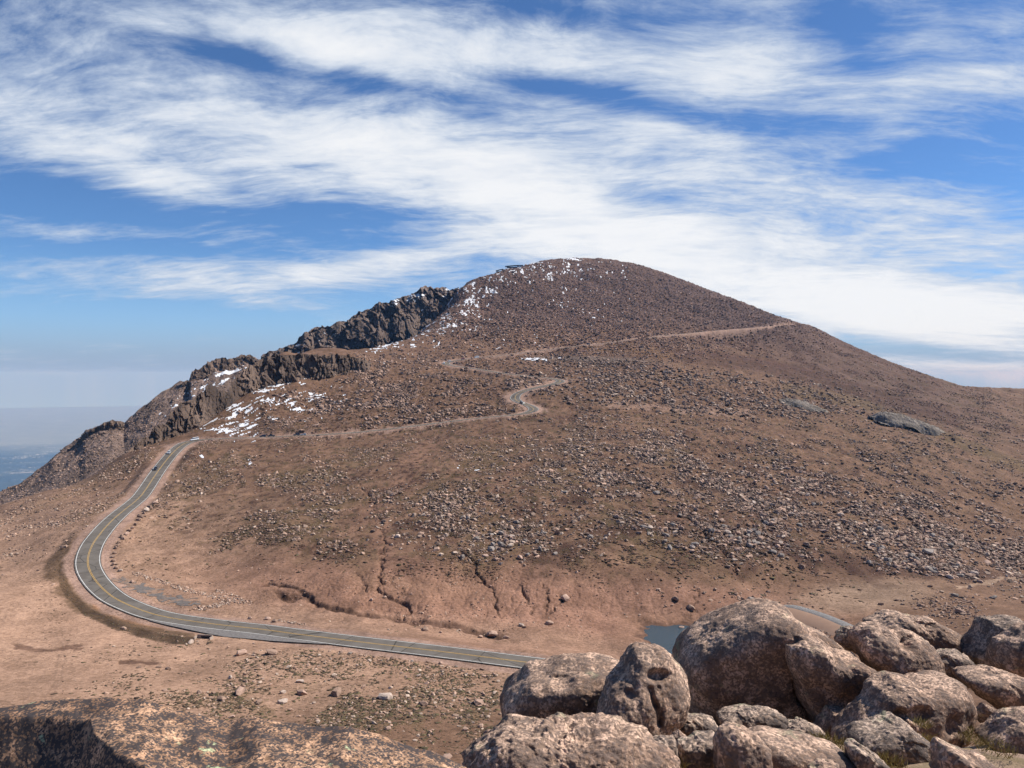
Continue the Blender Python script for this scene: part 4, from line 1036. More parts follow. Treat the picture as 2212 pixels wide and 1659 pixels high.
LAND = [("s bend", 1135, 870), ("large smooth slab", 1968, 925), ("cracked grey slab", 1740, 880), ("small pond", 1450, 1380), ("curved dam", 1770, 1330), ("dry lake bed", 1900, 1285), ("deep gully", 850, 1290),
        ("grey boulder patch", 1120, 1150), ("roadside row top", 330, 1100), ("old pavement", 350, 1285), ("culvert", 442, 1380), ("white van's corner", 420, 950), ("dark pickup", 584, 942), ("snow streaks", 600, 870),
        ("high hairpin", 960, 787), ("highest road", 1450, 722), ("dark rock band", 1450, 840), ("black soil patch", 1560, 1100), ("dirt track", 2150, 1255), ("square tan block", 1094, 1380), ("cracked pink block", 517, 1495), ("layered ledge", 727, 1500), ("red mounds", 1000, 1250), ("upper scree", 1500, 960), ("right scree edge", 2100, 1130), ("small snow patches", 1010, 1010)]
for p, s, tn, zn in zip(BIGPOS, BIGSIZE, BIGTONE, BIGZONE):
    sx = rr.choice(['broad', 'blocky', 'slabby']); scx = {'broad': (1.2, 1, .85), 'blocky': (1, .95, 1.05), 'slabby': (1.25, .95, .6)}[sx]
    qx, qy = CX + F * p[0] / p[1], CY - F * p[2] / p[1]
    ln, lx, ly = min(LAND, key=lambda q: math.hypot(qx - q[1], 1.4 * (qy - q[2])))
    dd = math.hypot(qx - lx, qy - ly); far_w = 'close' if dd < 45 else ('somewhat' if dd < 110 else 'far')
    ax, ay = abs(qx - lx), 1.3 * abs(qy - ly)
    hz, vt = ('left of' if qx < lx else 'right of'), ('above' if qy < ly else 'below')
    rel = hz if ax > 2.4 * ay else (vt if ay > 2.4 * ax else vt + ' and ' + hz)
    big_w = 'big' if s / p[1] * F > 9 else ('mid-sized' if s / p[1] * F > 7 else 'smallish')
    rock_object(p, s, tn, f"{big_w} {TONE_WORD[tn]} {sx} rock {far_w} {rel} the {ln}", f"rocks on the {zn}", sc=scx, r=rr)

# rocks one can pick out in the photo: (px, py of the foot, width px, tone, label, group)
def placed(px, py, wpx, tone, label, group=None, sc=(1, 1, .85), lo=60):
    p = on_ground(px, py, lo); s = wpx / F * p[1] * .5
    return rock_object(p, s, tone, label, group, sc=sc, r=rr, tilt=.15)
ROW = [(965, 15), (930, 40), (910, 60), (893, 78), (875, 100), (860, 120), (845, 150), (824, 170), (803, 188), (788, 207), (763, 238), (757, 224), (741, 260), (733, 279), (722, 293), (714, 327), (704, 350), (706, 372), (712, 394), (725, 416), (748, 436)]
for i, (a, b) in enumerate(ROW):
    lab = {0: "roadside stone at the far upper end of the row inside the bend", 2: "largest pale stone near the upper end of the roadside row", 19: "knobbly stone near the lower end of the roadside row", 20: "pale flat stone ending the roadside row by the old pavement"}.get(i, "dark reddish stone in the roadside row inside the bend")
    placed(a * .3472, 1083 + b * .3472, rr.uniform(9.5, 13) if i != 2 else 16, 'pale' if i in (2, 20) else rr.choice(['brown', 'red', 'pink']), lab, "stones in a row inside the bend", (1.1, .9, 1.0))
ROW2 = [(1985, 925, 0), (2050, 938, 0), (2120, 943, 0), (2175, 950, 0), (65, 943, 1), (122, 952, 1), (190, 962, 1), (275, 972, 1), (390, 984, 1), (510, 998, 1), (608, 1004, 1), (688, 1013, 1), (783, 1032, 1), (870, 1047, 1), (945, 1050, 1)]
for i, (a, b, q) in enumerate(ROW2):
    x = (713.2 if q else 0) + a * .3472
    lab = {11: "round pinkish boulder, biggest of the stones along the near road edge", 12: "single dark squat stone past the round boulder on the near road edge", 8: "flat dark double stone in the row along the near road edge"}.get(i, "small dark stone in the row along the near road edge")
    placed(x, 1083 + b * .3472, {11: 13, 12: 9, 8: 16}.get(i, rr.uniform(8.5, 13)), 'pink' if i == 11 else rr.choice(['brown', 'grey', 'red']), lab, "stones along the near road edge", (1.05, .95, .8))
Z4, Z5, Z6 = 0.0, 713.2, 1444.0
SPEC = [(Z4, 1187, 882, 50, 'pale', "pale split boulder standing just below the culvert"), (Z4, 333, 522, 24, 'pink', "small pinkish rock on the dark bank outside the bend"), (Z4, 772, 795, 42, 'brown', "flat brown slab at the foot of the dark road bank"),
        (Z4, 400, 290, 44, 'brown', "low dark slab on the sand left of the bend"), (Z4, 1555, 732, 34, 'pink', "pointed pinkish boulder, leftmost of three beside the road"), (Z4, 1663, 735, 44, 'pink', "wide wedge boulder, middle of three beside the road"),
        (Z4, 1708, 750, 40, 'red', "dark flat-topped boulder, rightmost of three beside the road"), (Z4, 823, 507, 38, 'pink', "pink square block standing on the old pavement"), (Z4, 807, 523, 16, 'brown', "small cube of rock in front of the pink square block"),
        (Z4, 990, 1036, 36, 'brown', "rounded brown rock, left of a pair on the sandy flat"), (Z4, 1046, 1048, 40, 'brown', "flat-topped brown rock, right of a pair on the sandy flat"), (Z4, 1433, 1102, 44, 'pale', "whitish pointed boulder on the flat below the road"),
        (Z4, 1866, 1128, 50, 'pale', "pale triangular boulder leaning right on the flat"), (Z4, 1490, 1200, 96, 'pink', "big cracked pink block on the flat below the road"), (Z4, 1240, 1194, 44, 'brown', "brown wedge rock left of the big cracked block"),
        (Z4, 1380, 1240, 66, 'brown', "heaped brown rocks seen as one boulder below the cracked block"), (Z4, 1610, 1255, 54, 'brown', "brown pyramid boulder at the edge of the olive grass"), (Z4, 1760, 1255, 66, 'pale', "pale rounded boulder on the olive grass"),
        (Z4, 1760, 1195, 50, 'pale', "light flat boulder behind the pale rounded one"), (Z4, 2095, 1205, 100, 'brown', "long layered brown ledge on the olive grass"), (Z4, 1500, 1285, 40, 'brown', "small brown rock left below the pyramid boulder"),
        (Z4, 1880, 1202, 76, 'pink', "thin pinkish slab lying flat left of the layered ledge"), (Z4, 1500, 955, 84, 'pink', "wide pinkish boulder mound below the grey apron"), (Z4, 1690, 950, 84, 'brown', "clump of brown stones right of the pinkish mound"),
        (Z5, 345, 1228, 98, 'pale', "large pale boulder with a bright face on the grassy flat"), (Z5, 925, 1262, 86, 'pink', "smooth pink boulder alone on the flat near the big rocks"), (Z5, 990, 1450, 84, 'pink', "low pink boulder beside the dark-faced big boulder"),
        (Z5, 720, 1604, 74, 'pink', "low rounded boulder just above the lichen rock's right end"), (Z5, 550, 1090, 36, 'pale', "pale upright stone on the flat beside the near road"), (Z5, 577, 1272, 66, 'brown', "dark flat rock on the grass right of the large pale boulder"),
        (Z5, 1098, 856, 50, 'pink', "square tan block by the lower end of the gully"), (Z5, 1190, 778, 42, 'pale', "pale block at the foot of the red mounds"), (Z5, 1362, 766, 60, 'pink', "wide flat boulder under the red mounds"), (Z5, 1210, 788, 32, 'brown', "brown stone leaning on the pale block"),
        (Z5, 1465, 612, 60, 'pink', "boulder at the head of a small gully in the red mounds"), (Z5, 935, 848, 40, 'pink', "pink stone left of the square tan block"), (Z5, 1005, 838, 70, 'pink', "long pink stone between gully and square tan block"),
        (Z5, 590, 805, 60, 'brown', "row of brown stones seen as one ledge above the near road"), (Z5, 805, 806, 30, 'brown', "dark red stone at the gully bend"), (Z5, 1400, 330, 40, 'grey', "rounded grey boulder on dark soil mid slope"),
        (Z5, 1130, 225, 50, 'pale', "pale grey boulder topping the grey patch mid slope"), (Z5, 340, 600, 30, 'pink', "pink stone lying in the deep gully"), (Z5, 257, 618, 34, 'pink', "pink rock on the red mound left of the deep gully"),
        (Z6, 520, 630, 92, 'grey', "long grey slab above the great split boulder's top"), (Z6, 140, 672, 60, 'brown', "brown boulder near the pond's far shore"), (Z6, 1325, 645, 40, 'brown', "dark round rock on the dry lake bed"),
        (Z6, 1397, 696, 50, 'brown', "brown rock in front of the dark round rock on the lake bed"), (Z6, 1815, 698, 66, 'pink', "broad pink boulder at the lake bed's right shore"), (Z6, 45, 615, 56, 'brown', "brown angular rock above the pond"),
        (Z6, 80, 792, 40, 'pink', "flat stone at the water's edge of the pond"), (Z6, 1610, 330, 90, 'grey', "big flat grey slab near the foot of the scree"), (Z6, 700, 345, 50, 'grey', "upright grey slab mid scree")]
for zx, a, b, wz, tone, lab in SPEC:
    placed(zx + a * .3472, 1083 + b * .3472, wz * .3472, tone, lab, None, (1.05, .9, .8))

# grey bedrock slabs on the right slope
def outcrop(px, py, wpx, hpx, rot, label, seed):
    p = on_ground(px, py); k = p[1] / F
    n = 90
    A, B = np.meshgrid(np.linspace(-1, 1, n), np.linspace(-1, 1, n))
    r = np.sqrt(A ** 2 + B ** 2) + .16 * perlin2(A * 2 + seed, B * 2)
    h = np.clip(1 - r ** 2.2, -.3, 1)
    a = math.radians(rot)
    lx, ly = A * wpx * k * .5, B * hpx * k * 1.9
    steps = np.floor((A * 3 + B * 2.2 + .6 * perlin2(A * 3 + seed, B * 5)) * 1.8) * .16 + .25 * np.abs(perlin2(A * 7, B * 4 + seed))
    hh = (h * hpx * k * .85 - steps * hpx * k * .34)
    X = p[0] + lx * math.cos(a) - ly * math.sin(a) * .4; Y = p[1] + ly * math.cos(a) + lx * math.sin(a)
    Z = ground_h(X, Y) + hh - 1.0
    o = link("bedrock_slab", mesh_from_arrays("bedrock_slab", np.stack([X, Y, Z], -1).reshape(-1, 3), grid_faces(n, n), False, {'Col': np.ones((n * n, 3)) * np.array((.225, .188, .155))}), M_CLIFF)
    tag(o, label, 'rock slab')
outcrop(1966, 926, 158, 30, -24, "large smooth grey bedrock slab sloping down right on the far right slope", 1.0)
outcrop(1742, 882, 112, 17, -12, "smaller cracked grey bedrock slab left of the large smooth slab", 4.0)

# culvert box under the road
def box_bm(bm, c, s, rz=0):
    r = bmesh.ops.create_cube(bm, size=1)
    for v in r['verts']:
        x, y, z = v.co.x * s[0], v.co.y * s[1], v.co.z * s[2]
        v.co = (c[0] + x * math.cos(rz) - y * math.sin(rz), c[1] + x * math.sin(rz) + y * math.cos(rz), c[2] + z)
    return r['verts']
def bm_obj(name, bm, mat, parent=None, bevel=0):
    if bevel: bmesh.ops.bevel(bm, geom=list(bm.edges), offset=bevel, segments=2, affect='EDGES', clamp_overlap=True)
    me = bpy.data.meshes.new(name); bm.to_mesh(me); bm.free()
    return link(name, me, mat, parent)
def empty(name, loc, rz=0):
    o = bpy.data.objects.new(name, None); C.objects.link(o); o.location = loc; o.rotation_euler = (0, 0, rz); o.empty_display_size = .5
    return o
M_CONC = plain_mat("concrete", (.36, .28, .22), .9, var=.15, scale=1.5)
M_OPENING_SHADE = plain_mat("painted_opening_shade", (.02, .016, .014), .9)
cv = on_ground(442, 1380)
culv = tag(empty("culvert", (cv[0], cv[1], cv[2]), math.radians(-8)), "concrete culvert headwall with a dark opening below the grey apron", "culvert")
bm = bmesh.new()
box_bm(bm, (0, .25, .35), (4.4, .3, 1.5)); box_bm(bm, (-2.35, -.6, .2), (.3, 1.9, 1.2)); box_bm(bm, (2.35, -.6, .2), (.3, 1.9, 1.2)); bm_obj("headwall", bm, M_CONC, culv, .03)
bm = bmesh.new(); box_bm(bm, (.3, .085, .2), (2.8, .03, 1.0)); bm_obj("opening", bm, M_OPENING_SHADE, culv)  # near-black panel on the headwall, painted as the shade inside the culvert

# ------------------------------------------------------------------ dam with its stone facing
def dam():
    root = tag(empty("dam", (float(pu(1770)) * 268, 268, -83)), "curved earth dam faced with grey stone blocks behind the big split boulder", "dam")
    crest = [(1672, 1318, 284), (1692, 1311, 283), (1712, 1311, 281), (1740, 1318, 277), (1775, 1329, 272), (1810, 1343, 265), (1842, 1358, 258), (1880, 1380, 250)]
    P = catmull(np.array([[pu(a) * c, c, pe(b) * c] for a, b, c in crest]), 1.0)
    T = np.gradient(P, axis=0); T[:, 2] = 0; T /= np.linalg.norm(T, axis=1)[:, None]
    Nn = np.stack([T[:, 1], -T[:, 0], 0 * T[:, 0]], 1)       # towards the viewer side or away
    if Nn[len(Nn) // 2, 1] > 0: Nn = -Nn
    org = np.array(root.location)
    def strip(name, offs, mat, attrs=None):
        v = np.stack([P + Nn * a + np.array([0, 0, b]) - org for a, b in offs], 1).reshape(-1, 3)
        o = link(name, mesh_from_arrays(name, v, grid_faces(len(P), len(offs)), True), mat, root)
        return o
    m, t, b = new_mat("dam_stone")
    o = texco(t)
    br = t.n.new('ShaderNodeTexBrick'); t.l.new(t.mapping(o, rot=(0, 0, .5)), br.inputs[0]); br.inputs['Scale'].default_value = .8
    br.inputs['Color1'].default_value = (.30, .285, .27, 1); br.inputs['Color2'].default_value = (.20, .19, .18, 1); br.inputs['Mortar'].default_value = (.10, .09, .085, 1); br.inputs['Mortar Size'].default_value = .05
    c = t.mix(1.0, br.outputs['Color'], t.mix(t.noise(o, .9, 5), (.6, .6, .6), (1.4, 1.4, 1.4)), 'MULTIPLY')
    t.put(b.inputs['Base Color'], c)
    strip("stone_facing", [(-9, -3.5), (-1.8, .25), (-1.2, .4), (1.8, .35), (2.2, .1)], m)
    me, te, be = new_mat("dam_earth")
    te.put(be.inputs['Base Color'], te.mix(te.noise(texco(te), .5, 5), (.30, .185, .125), (.40, .25, .165)))
    strip("earth_bank", [(1.9, .2), (3.2, -.1), (8.0, -2.6), (11.5, -5.5)], me)
dam()

# ------------------------------------------------------------------ summit house and lookout decks
M_STEEL = plain_mat("dark_weathered_cladding", (.045, .05, .06), .6, var=.2, scale=.4)
M_GLASS = plain_mat("dark_glazing", (.03, .04, .055), .15, spec=.6)
def summit(px0, px1, py0, py1, Y, wave, label, name, h):
    j = int(np.argmin(np.abs(TPX[0] - (px0 + px1) / 2))); ja = int(np.argmin(np.abs(TPX[0] - px0))); r_ = int(np.argmin(TPY[:, j])); Y = float(TYc[r_]) - 4
    py0 = min(py0, float(TPY[:, ja].min()) - h * F / Y * .95)
    py1 = min(py1, float(TPY[:, int(np.argmin(np.abs(TPX[0] - px1)))].min()) - 1.0)
    x0, x1 = float(pu(px0)) * Y, float(pu(px1)) * Y; zt = float(pe(py0)) * Y
    root = tag(empty(name, ((x0 + x1) / 2, Y, zt - h)), label, "building")
    W = x1 - x0; n = 24
    bm = bmesh.new()
    top, bot = [], []
    for i in range(n + 1):
        f = i / n; x = -W / 2 + W * f; zz = h + wave * math.sin(f * 4.2 - 1.1) + (float(pe(py1)) - float(pe(py0))) * Y * f
        for y in (-5, 6): top.append(bm.verts.new((x, y, zz))); bot.append(bm.verts.new((x, y, zz - .9)))
    for i in range(n):
        a, b_, c, d = 2 * i, 2 * i + 1, 2 * i + 3, 2 * i + 2
        bm.faces.new([top[a], top[d], top[c], top[b_]]); bm.faces.new([bot[a], bot[b_], bot[c], bot[d]])
        bm.faces.new([top[a], bot[a], bot[d], top[d]]); bm.faces.new([top[b_], top[c], bot[c], bot[b_]])
    bm.faces.new([top[0], top[1], bot[1], bot[0]]); bm.faces.new([top[-2], bot[-2], bot[-1], top[-1]])
    bm_obj("roof", bm, M_STEEL, root)
    bm = bmesh.new(); box_bm(bm, (W * .02, 1.2, h * .5 - 1.2), (W * .86, 5.5, h - 1.0)); bm_obj("wall", bm, M_GLASS, root)
    for k in range(6):
        bm = bmesh.new(); box_bm(bm, (-W / 2 + 1 + (W - 2) * k / 5, -4.2, h / 2 - 2), (.45, .45, h + 2.6)); bm_obj("column", bm, M_STEEL, root)
summit(1091, 1130, 574.6, 573.0, 1690, .55, "dark summit house with wavy flat roof on the peak's left shoulder", "summit_house", 4.2)
summit(1071, 1087, 584.6, 583.4, 1670, .2, "small dark lookout deck left below the summit house", "lookout_deck", 2.6)

# ------------------------------------------------------------------ vehicles
M_TYRE = plain_mat("tyre_rubber", (.02, .02, .02), .9)
M_RIM = plain_mat("wheel_metal", (.42, .42, .44), .4, metal=.7)
M_CGLASS = plain_mat("car_glass", (.015, .018, .022), .08, spec=.8)
M_LAMP = plain_mat("headlight_glass", (.75, .76, .78), .15, spec=.8)
M_RED = plain_mat("tail_light_red", (.35, .02, .02), .3, spec=.6)
def paint_mat(name, col):
    m = plain_mat(name, col, .28, spec=.6, var=.04); m.node_tree.nodes['Principled BSDF'].inputs['Coat Weight'].default_value = .6
    return m
PAINT = {'black': paint_mat("black_car_paint", (.018, .019, .022)), 'silver': paint_mat("silver_car_paint", (.42, .43, .45)), 'white': paint_mat("white_car_paint", (.80, .80, .80)), 'blue': paint_mat("dark_blue_car_paint", (.02, .035, .075)), 'red': paint_mat("dark_red_car_paint", (.17, .025, .02)), 'grey': paint_mat("light_grey_car_paint", (.55, .56, .58))}
PROF = {  # lower body outline (x along the car from the tail, z) and cabin outline
    'suv': dict(L=4.7, W=1.9, body=[(0, .45), (0, 1.0), (.12, 1.12), (3.35, 1.1), (4.45, 1.0), (4.68, .8), (4.7, .45)], cab=[(.10, 1.1), (.32, 1.68), (.6, 1.74), (2.5, 1.74), (3.35, 1.1)], wheels=(.95, 3.75), r=.36),
    'hatch': dict(L=4.3, W=1.8, body=[(0, .4), (0, .85), (.1, .98), (3.1, .95), (4.05, .82), (4.28, .65), (4.3, .4)], cab=[(.08, .96), (.5, 1.42), (.9, 1.5), (2.1, 1.48), (3.1, .95)], wheels=(.85, 3.45), r=.33),
    'van': dict(L=6.0, W=2.05, body=[(0, .5), (0, 1.25), (.05, 1.3), (4.9, 1.28), (5.75, 1.1), (5.98, .9), (6.0, .5)], cab=[(.05, 1.28), (.15, 2.1), (.4, 2.22), (4.1, 2.2), (4.95, 1.28)], wheels=(1.1, 4.9), r=.38),
    'pickup': dict(L=5.5, W=1.95, body=[(0, .55), (0, 1.1), (.05, 1.14), (3.9, 1.14), (5.2, 1.06), (5.46, .85), (5.5, .55)], cab=[(1.9, 1.13), (2.0, 1.75), (2.2, 1.82), (3.3, 1.8), (4.05, 1.13)], wheels=(1.05, 4.4), r=.40)}
def loft(bm, prof, W, inset=0.0, top_in=0.0, z0=None, z1=None):
    zmin = min(z for _, z in prof); zmax = max(z for _, z in prof)
    L_, R_ = [], []
    for x, z in prof:
        k = (z - zmin) / (zmax - zmin + 1e-6); w = W / 2 - inset - top_in * k
        L_.append(bm.verts.new((x, w, z))); R_.append(bm.verts.new((x, -w, z)))
    n = len(prof)
    for i in range(n - 1): bm.faces.new([L_[i], L_[i + 1], R_[i + 1], R_[i]])
    bm.faces.new([L_[-1], L_[0], R_[0], R_[-1]]); bm.faces.new(L_[::-1]); bm.faces.new(R_)
    bmesh.ops.recalc_face_normals(bm, faces=bm.faces)
def vehicle(kind, paint, loc, rz, pitch, label, name):
    d = PROF[kind]; L, W = d['L'], d['W']; pm = PAINT[paint]
    root = empty(name, loc); root.rotation_mode = 'XYZ'; root.rotation_euler = (0, -pitch, rz)
    tag(root, label, {'van': 'van', 'pickup': 'pickup truck'}.get(kind, 'car'))
    def part(nm, bm, mat, parent=root, bev=0):
        for v in bm.verts: v.co.x -= L / 2
        return bm_obj(nm, bm, mat, parent, bev)
    bm = bmesh.new(); loft(bm, d['body'], W, 0, .06)
    bmesh.ops.bevel(bm, geom=list(bm.edges), offset=.06, segments=2, affect='EDGES', clamp_overlap=True)
    body = part("body", bm, pm)
    bm = bmesh.new(); loft(bm, d['cab'], W, .08, .17); part("cabin", bm, pm, bev=.05)
    cab = d['cab']; zb, zt = cab[0][1], max(z for _, z in cab)
    zl, zh = zb + .06 * (zt - zb), zb + .78 * (zt - zb)
    def xat(z, pts): return np.interp(z, [p[1] for p in pts], [p[0] for p in pts])
    rear = sorted(cab[:3], key=lambda p: p[1]); front = sorted(cab[-2:], key=lambda p: p[1])
    for s in (1, -1):   # side glass
        bm = bmesh.new()
        k = lambda z: W / 2 - .08 - .17 * (z - zb) / (zt - zb) + .012
        q = [(xat(zl, rear) + .12, zl), (xat(zh, rear) + .14, zh), (xat(zh, front) - .10, zh), (xat(zl, front) - .16, zl)]
        v0 = [bm.verts.new((x, s * k(z), z)) for x, z in q]; v1 = [bm.verts.new((x, s * (k(z) - .03), z)) for x, z in q]
        bm.faces.new(v0); bm.faces.new(v1[::-1])
        for i in range(4): bm.faces.new([v0[i], v1[i], v1[(i + 1) % 4], v0[(i + 1) % 4]])
        bmesh.ops.recalc_face_normals(bm, faces=bm.faces); part("window", bm, M_CGLASS)
    for pts, nm, o_ in ((front, "windscreen", .02), (rear, "rear_window", -.02)):
        bm = bmesh.new(); zz = (zl, zh); vs = []
        for dx in (o_, o_ - math.copysign(.04, o_)):
            vs.append([bm.verts.new((xat(z, pts) + dx, sgn_ * (W / 2 - .2 - .14 * (z - zb) / (zt - zb)), z)) for z, sgn_ in ((zl, 1), (zh, 1), (zh, -1), (zl, -1))])
        bm.faces.new(vs[0]); bm.faces.new(vs[1][::-1])
        for i in range(4): bm.faces.new([vs[0][i], vs[1][i], vs[1][(i + 1) % 4], vs[0][(i + 1) % 4]])
        bmesh.ops.recalc_face_normals(bm, faces=bm.faces); part(nm, bm, M_CGLASS)
    for s in (1, -1):
        hl = [p for p in d['body']][-2]
        bm = bmesh.new(); box_bm(bm, (hl[0] - .05, s * (W / 2 - .34), hl[1] - .02), (.16, .40, .17)); part("headlight", bm, M_LAMP, bev=.03)
        bm = bmesh.new(); box_bm(bm, (.02, s * (W / 2 - .22), d['body'][1][1] - .1), (.10, .24, .32)); part("tail_light", bm, M_RED, bev=.03)
        for wx in d['wheels']:
            bm = bmesh.new(); bmesh.ops.create_cone(bm, cap_ends=True, segments=20, radius1=d['r'], radius2=d['r'], depth=.24)
            bmesh.ops.bevel(bm, geom=list(bm.edges), offset=.02, segments=1, affect='EDGES', clamp_overlap=True)
            for v in bm.verts: v.co = (v.co.x + wx, v.co.z + s * (W / 2 - .1), v.co.y + d['r'])
            tyre = part("wheel", bm, M_TYRE)
            bm = bmesh.new(); bmesh.ops.create_cone(bm, cap_ends=True, segments=16, radius1=d['r'] * .62, radius2=d['r'] * .55, depth=.05)
            for v in bm.verts: v.co = (v.co.x + wx, s * v.co.z + s * (W / 2 + .03), v.co.y + d['r'])
            bmesh.ops.recalc_face_normals(bm, faces=bm.faces); part("rim", bm, M_RIM, tyre)
    bm = bmesh.new(); box_bm(bm, (L / 2, 0, .42), (L * .96, W * .94, .14)); part("sill", bm, M_TYRE)
    return root
def drive(kind, paint, px, py, side, uphill, label, off=None):
    """put a vehicle in its lane where the photo shows it; side +1 is the right lane going uphill"""
    qx, qy = CX + F * RD[:, 0] / RD[:, 1], CY - F * RD[:, 2] / RD[:, 1]
    k = int(np.argmin((qx - px) ** 2 + 1.5 * (qy - py) ** 2))
    k = min(max(k, 2), len(RD) - 3)
    o = 1.95 if off is None else off
    p = RD[k] + RN[k] * side * o
    tdir = RD[k + 2] - RD[k - 2]
    if not uphill: tdir = -tdir
    rz = math.atan2(tdir[1], tdir[0]); pitch = math.atan2(tdir[2], math.hypot(tdir[0], tdir[1]))
    vehicle(kind, paint, (p[0], p[1], p[2] + .02), rz, pitch, label, {'van': 'van', 'pickup': 'pickup_truck'}.get(kind, 'car'))
drive('suv', 'black', 344, 1014, -1, False, "black suv driving down the straight towards the bend")
drive('suv', 'silver', 372, 979, -1, False, "silver suv coming down the straight behind the black one")
drive('van', 'white', 421, 950, -1, False, "long white passenger van rounding the top corner of the near road")
drive('suv', 'blue', 566, 943, -1, False, "dark suv on the level road just ahead of the dark pickup")
drive('pickup', 'black', 584, 942, -1, False, "dark pickup truck on the level road below the snow streaks")
drive('suv', 'black', 638, 940, -1, False, "black suv on the level road directly ahead of the white hatchback")
drive('hatch', 'white', 654, 939.5, -1, False, "white hatchback following a black suv on the level road")
drive('suv', 'black', 1132, 872, -1, False, "black suv in the middle of the s bend")
drive('suv', 'white', 958, 787, -1, False, "white suv at the tip of the high hairpin")
drive('hatch', 'grey', 973, 781, -1, False, "pale grey car just above the high hairpin's tip")
drive('suv', 'red', 1001, 776, -1, False, "dark red car on the high road between a pale car and a white van")
drive('van', 'white', 1032, 772.8, -1, False, "white van on the high road above the hairpin")
drive('suv', 'blue', 1273, 744.5, -1, False, "dark blue car alone on the highest road stretch")

# ------------------------------------------------------------------ foreground knoll and its granite boulders
def granite(name, base, grain, lichen=.5, dark=.5, coarse=1.0, bstr=.95, bd=.045, cover=.51):
    """coarse weathered granite: feldspar grains, dark mica and lichen crusts"""
    m, t, b = new_mat(name)
    o = texco(t)
    vg = t.n.new('ShaderNodeTexVoronoi'); vg.inputs['Scale'].default_value = grain; t.l.new(o, vg.inputs['Vector'])
    cell = t.xyz(vg.outputs['Color'])[0]
    big = t.noise(o, 1.6 * coarse, 6, .6); mid = t.noise(o, 7 * coarse, 7, .68); fine = t.noise(o, grain * .5, 5, .7)
    c = t.mix(t.ramp(cell, .15, .85, smooth=False), tuple(x * .42 for x in base), tuple(min(.85, x * 1.5) for x in base))
    c = t.mix(t.ramp(big, .38, .68), c, t.mix(1.0, c, (.78, .72, .68), 'MULTIPLY'))
    blk = t.ramp(t.add(t.add(t.mul(mid, .75), t.mul(cell, .28)), t.mul(t.sub(big, .5), .35)), cover, cover + .07)
    c = t.mix(t.mul(blk, dark), c, (.030, .030, .034))
    li = t.mul(t.ramp(t.noise(t.mapping(o, loc=(9, 4, 2)), 3.2 * coarse, 7, .62), .61, .67), t.ramp(fine, .36, .56))
    c = t.mix(t.math('MULTIPLY', li, lichen, clamp=True), c, (.44, .47, .27))
    t.put(b.inputs['Base Color'], c)
    h = t.add(t.mul(mid, .5), t.add(t.mul(fine, .35), t.mul(cell, .10)))
    t.put(b.inputs['Normal'], t.bump(h, bstr, bd))
    b.inputs['Roughness'].default_value = .85; b.inputs['Specular IOR Level'].default_value = .2
    return m
M_FG = granite("coarse_pink_granite", (.55, .372, .268), 62, .3, .76)
M_FG2 = granite("coarse_grey_granite", (.47, .345, .262), 62, .4, .82)
M_LICH = granite("lichen_granite", (.56, .335, .205), 150, 1.6, .95, 2.6, bstr=.8, bd=.006, cover=.455)

def knoll():
    n, k = 220, 160
    xs = np.linspace(-1, 1, n); ys = np.linspace(0, 1, k)
    Y = .3 + 46 * ys[:, None] ** 2.2 + 0 * xs[None]; X = xs[None] * (6 + Y * 1.0)
    r = Y
    # right of the viewer the knoll holds the boulder heap; in front and to the left it drops away
    zr = np.interp(r, [0, 3, 5.3, 7, 9, 11, 14, 22, 36, 47], [-1.6, -1.95, -2.55, -3.3, -4.2, -5.3, -8.5, -15, -25, -31])
    zl = np.interp(r, [0, 1.5, 3, 5, 9, 20, 36, 47], [-1.5, -1.75, -2.6, -4.2, -7.5, -15, -25, -31])
    w = sstep(-.25, .12, X / np.maximum(Y, .5))
    Z = zr * w + zl * (1 - w) + fbm2(X * .9, Y * .9, 4) * .10 + fbm2(X * 4, Y * 4, 3) * .02
    m, t, b = new_mat("knoll_gravel")
    o = texco(t)
    c = t.mix(t.ramp(t.noise(o, 2.0, 6, .6), .3, .7), (.25, .165, .115), (.38, .26, .185))
    c = t.mix(1.0, c, t.mix(t.ramp(t.noise(o, 60, 4, .7), .3, .7), (.65, .65, .65), (1.3, 1.3, 1.3)), 'MULTIPLY')
    c = t.mix(t.mul(t.ramp(t.noise(o, 1.4, 5), .52, .62), .6), c, (.13, .10, .035))
    t.put(b.inputs['Base Color'], c); t.put(b.inputs['Normal'], t.bump(t.noise(o, 45, 5, .7), .8, .02))
    tag(link("knoll", mesh_from_arrays("knoll", np.stack([X, Y, Z], -1).reshape(-1, 3), grid_faces(k, n), True), m), kind='structure')
knoll()

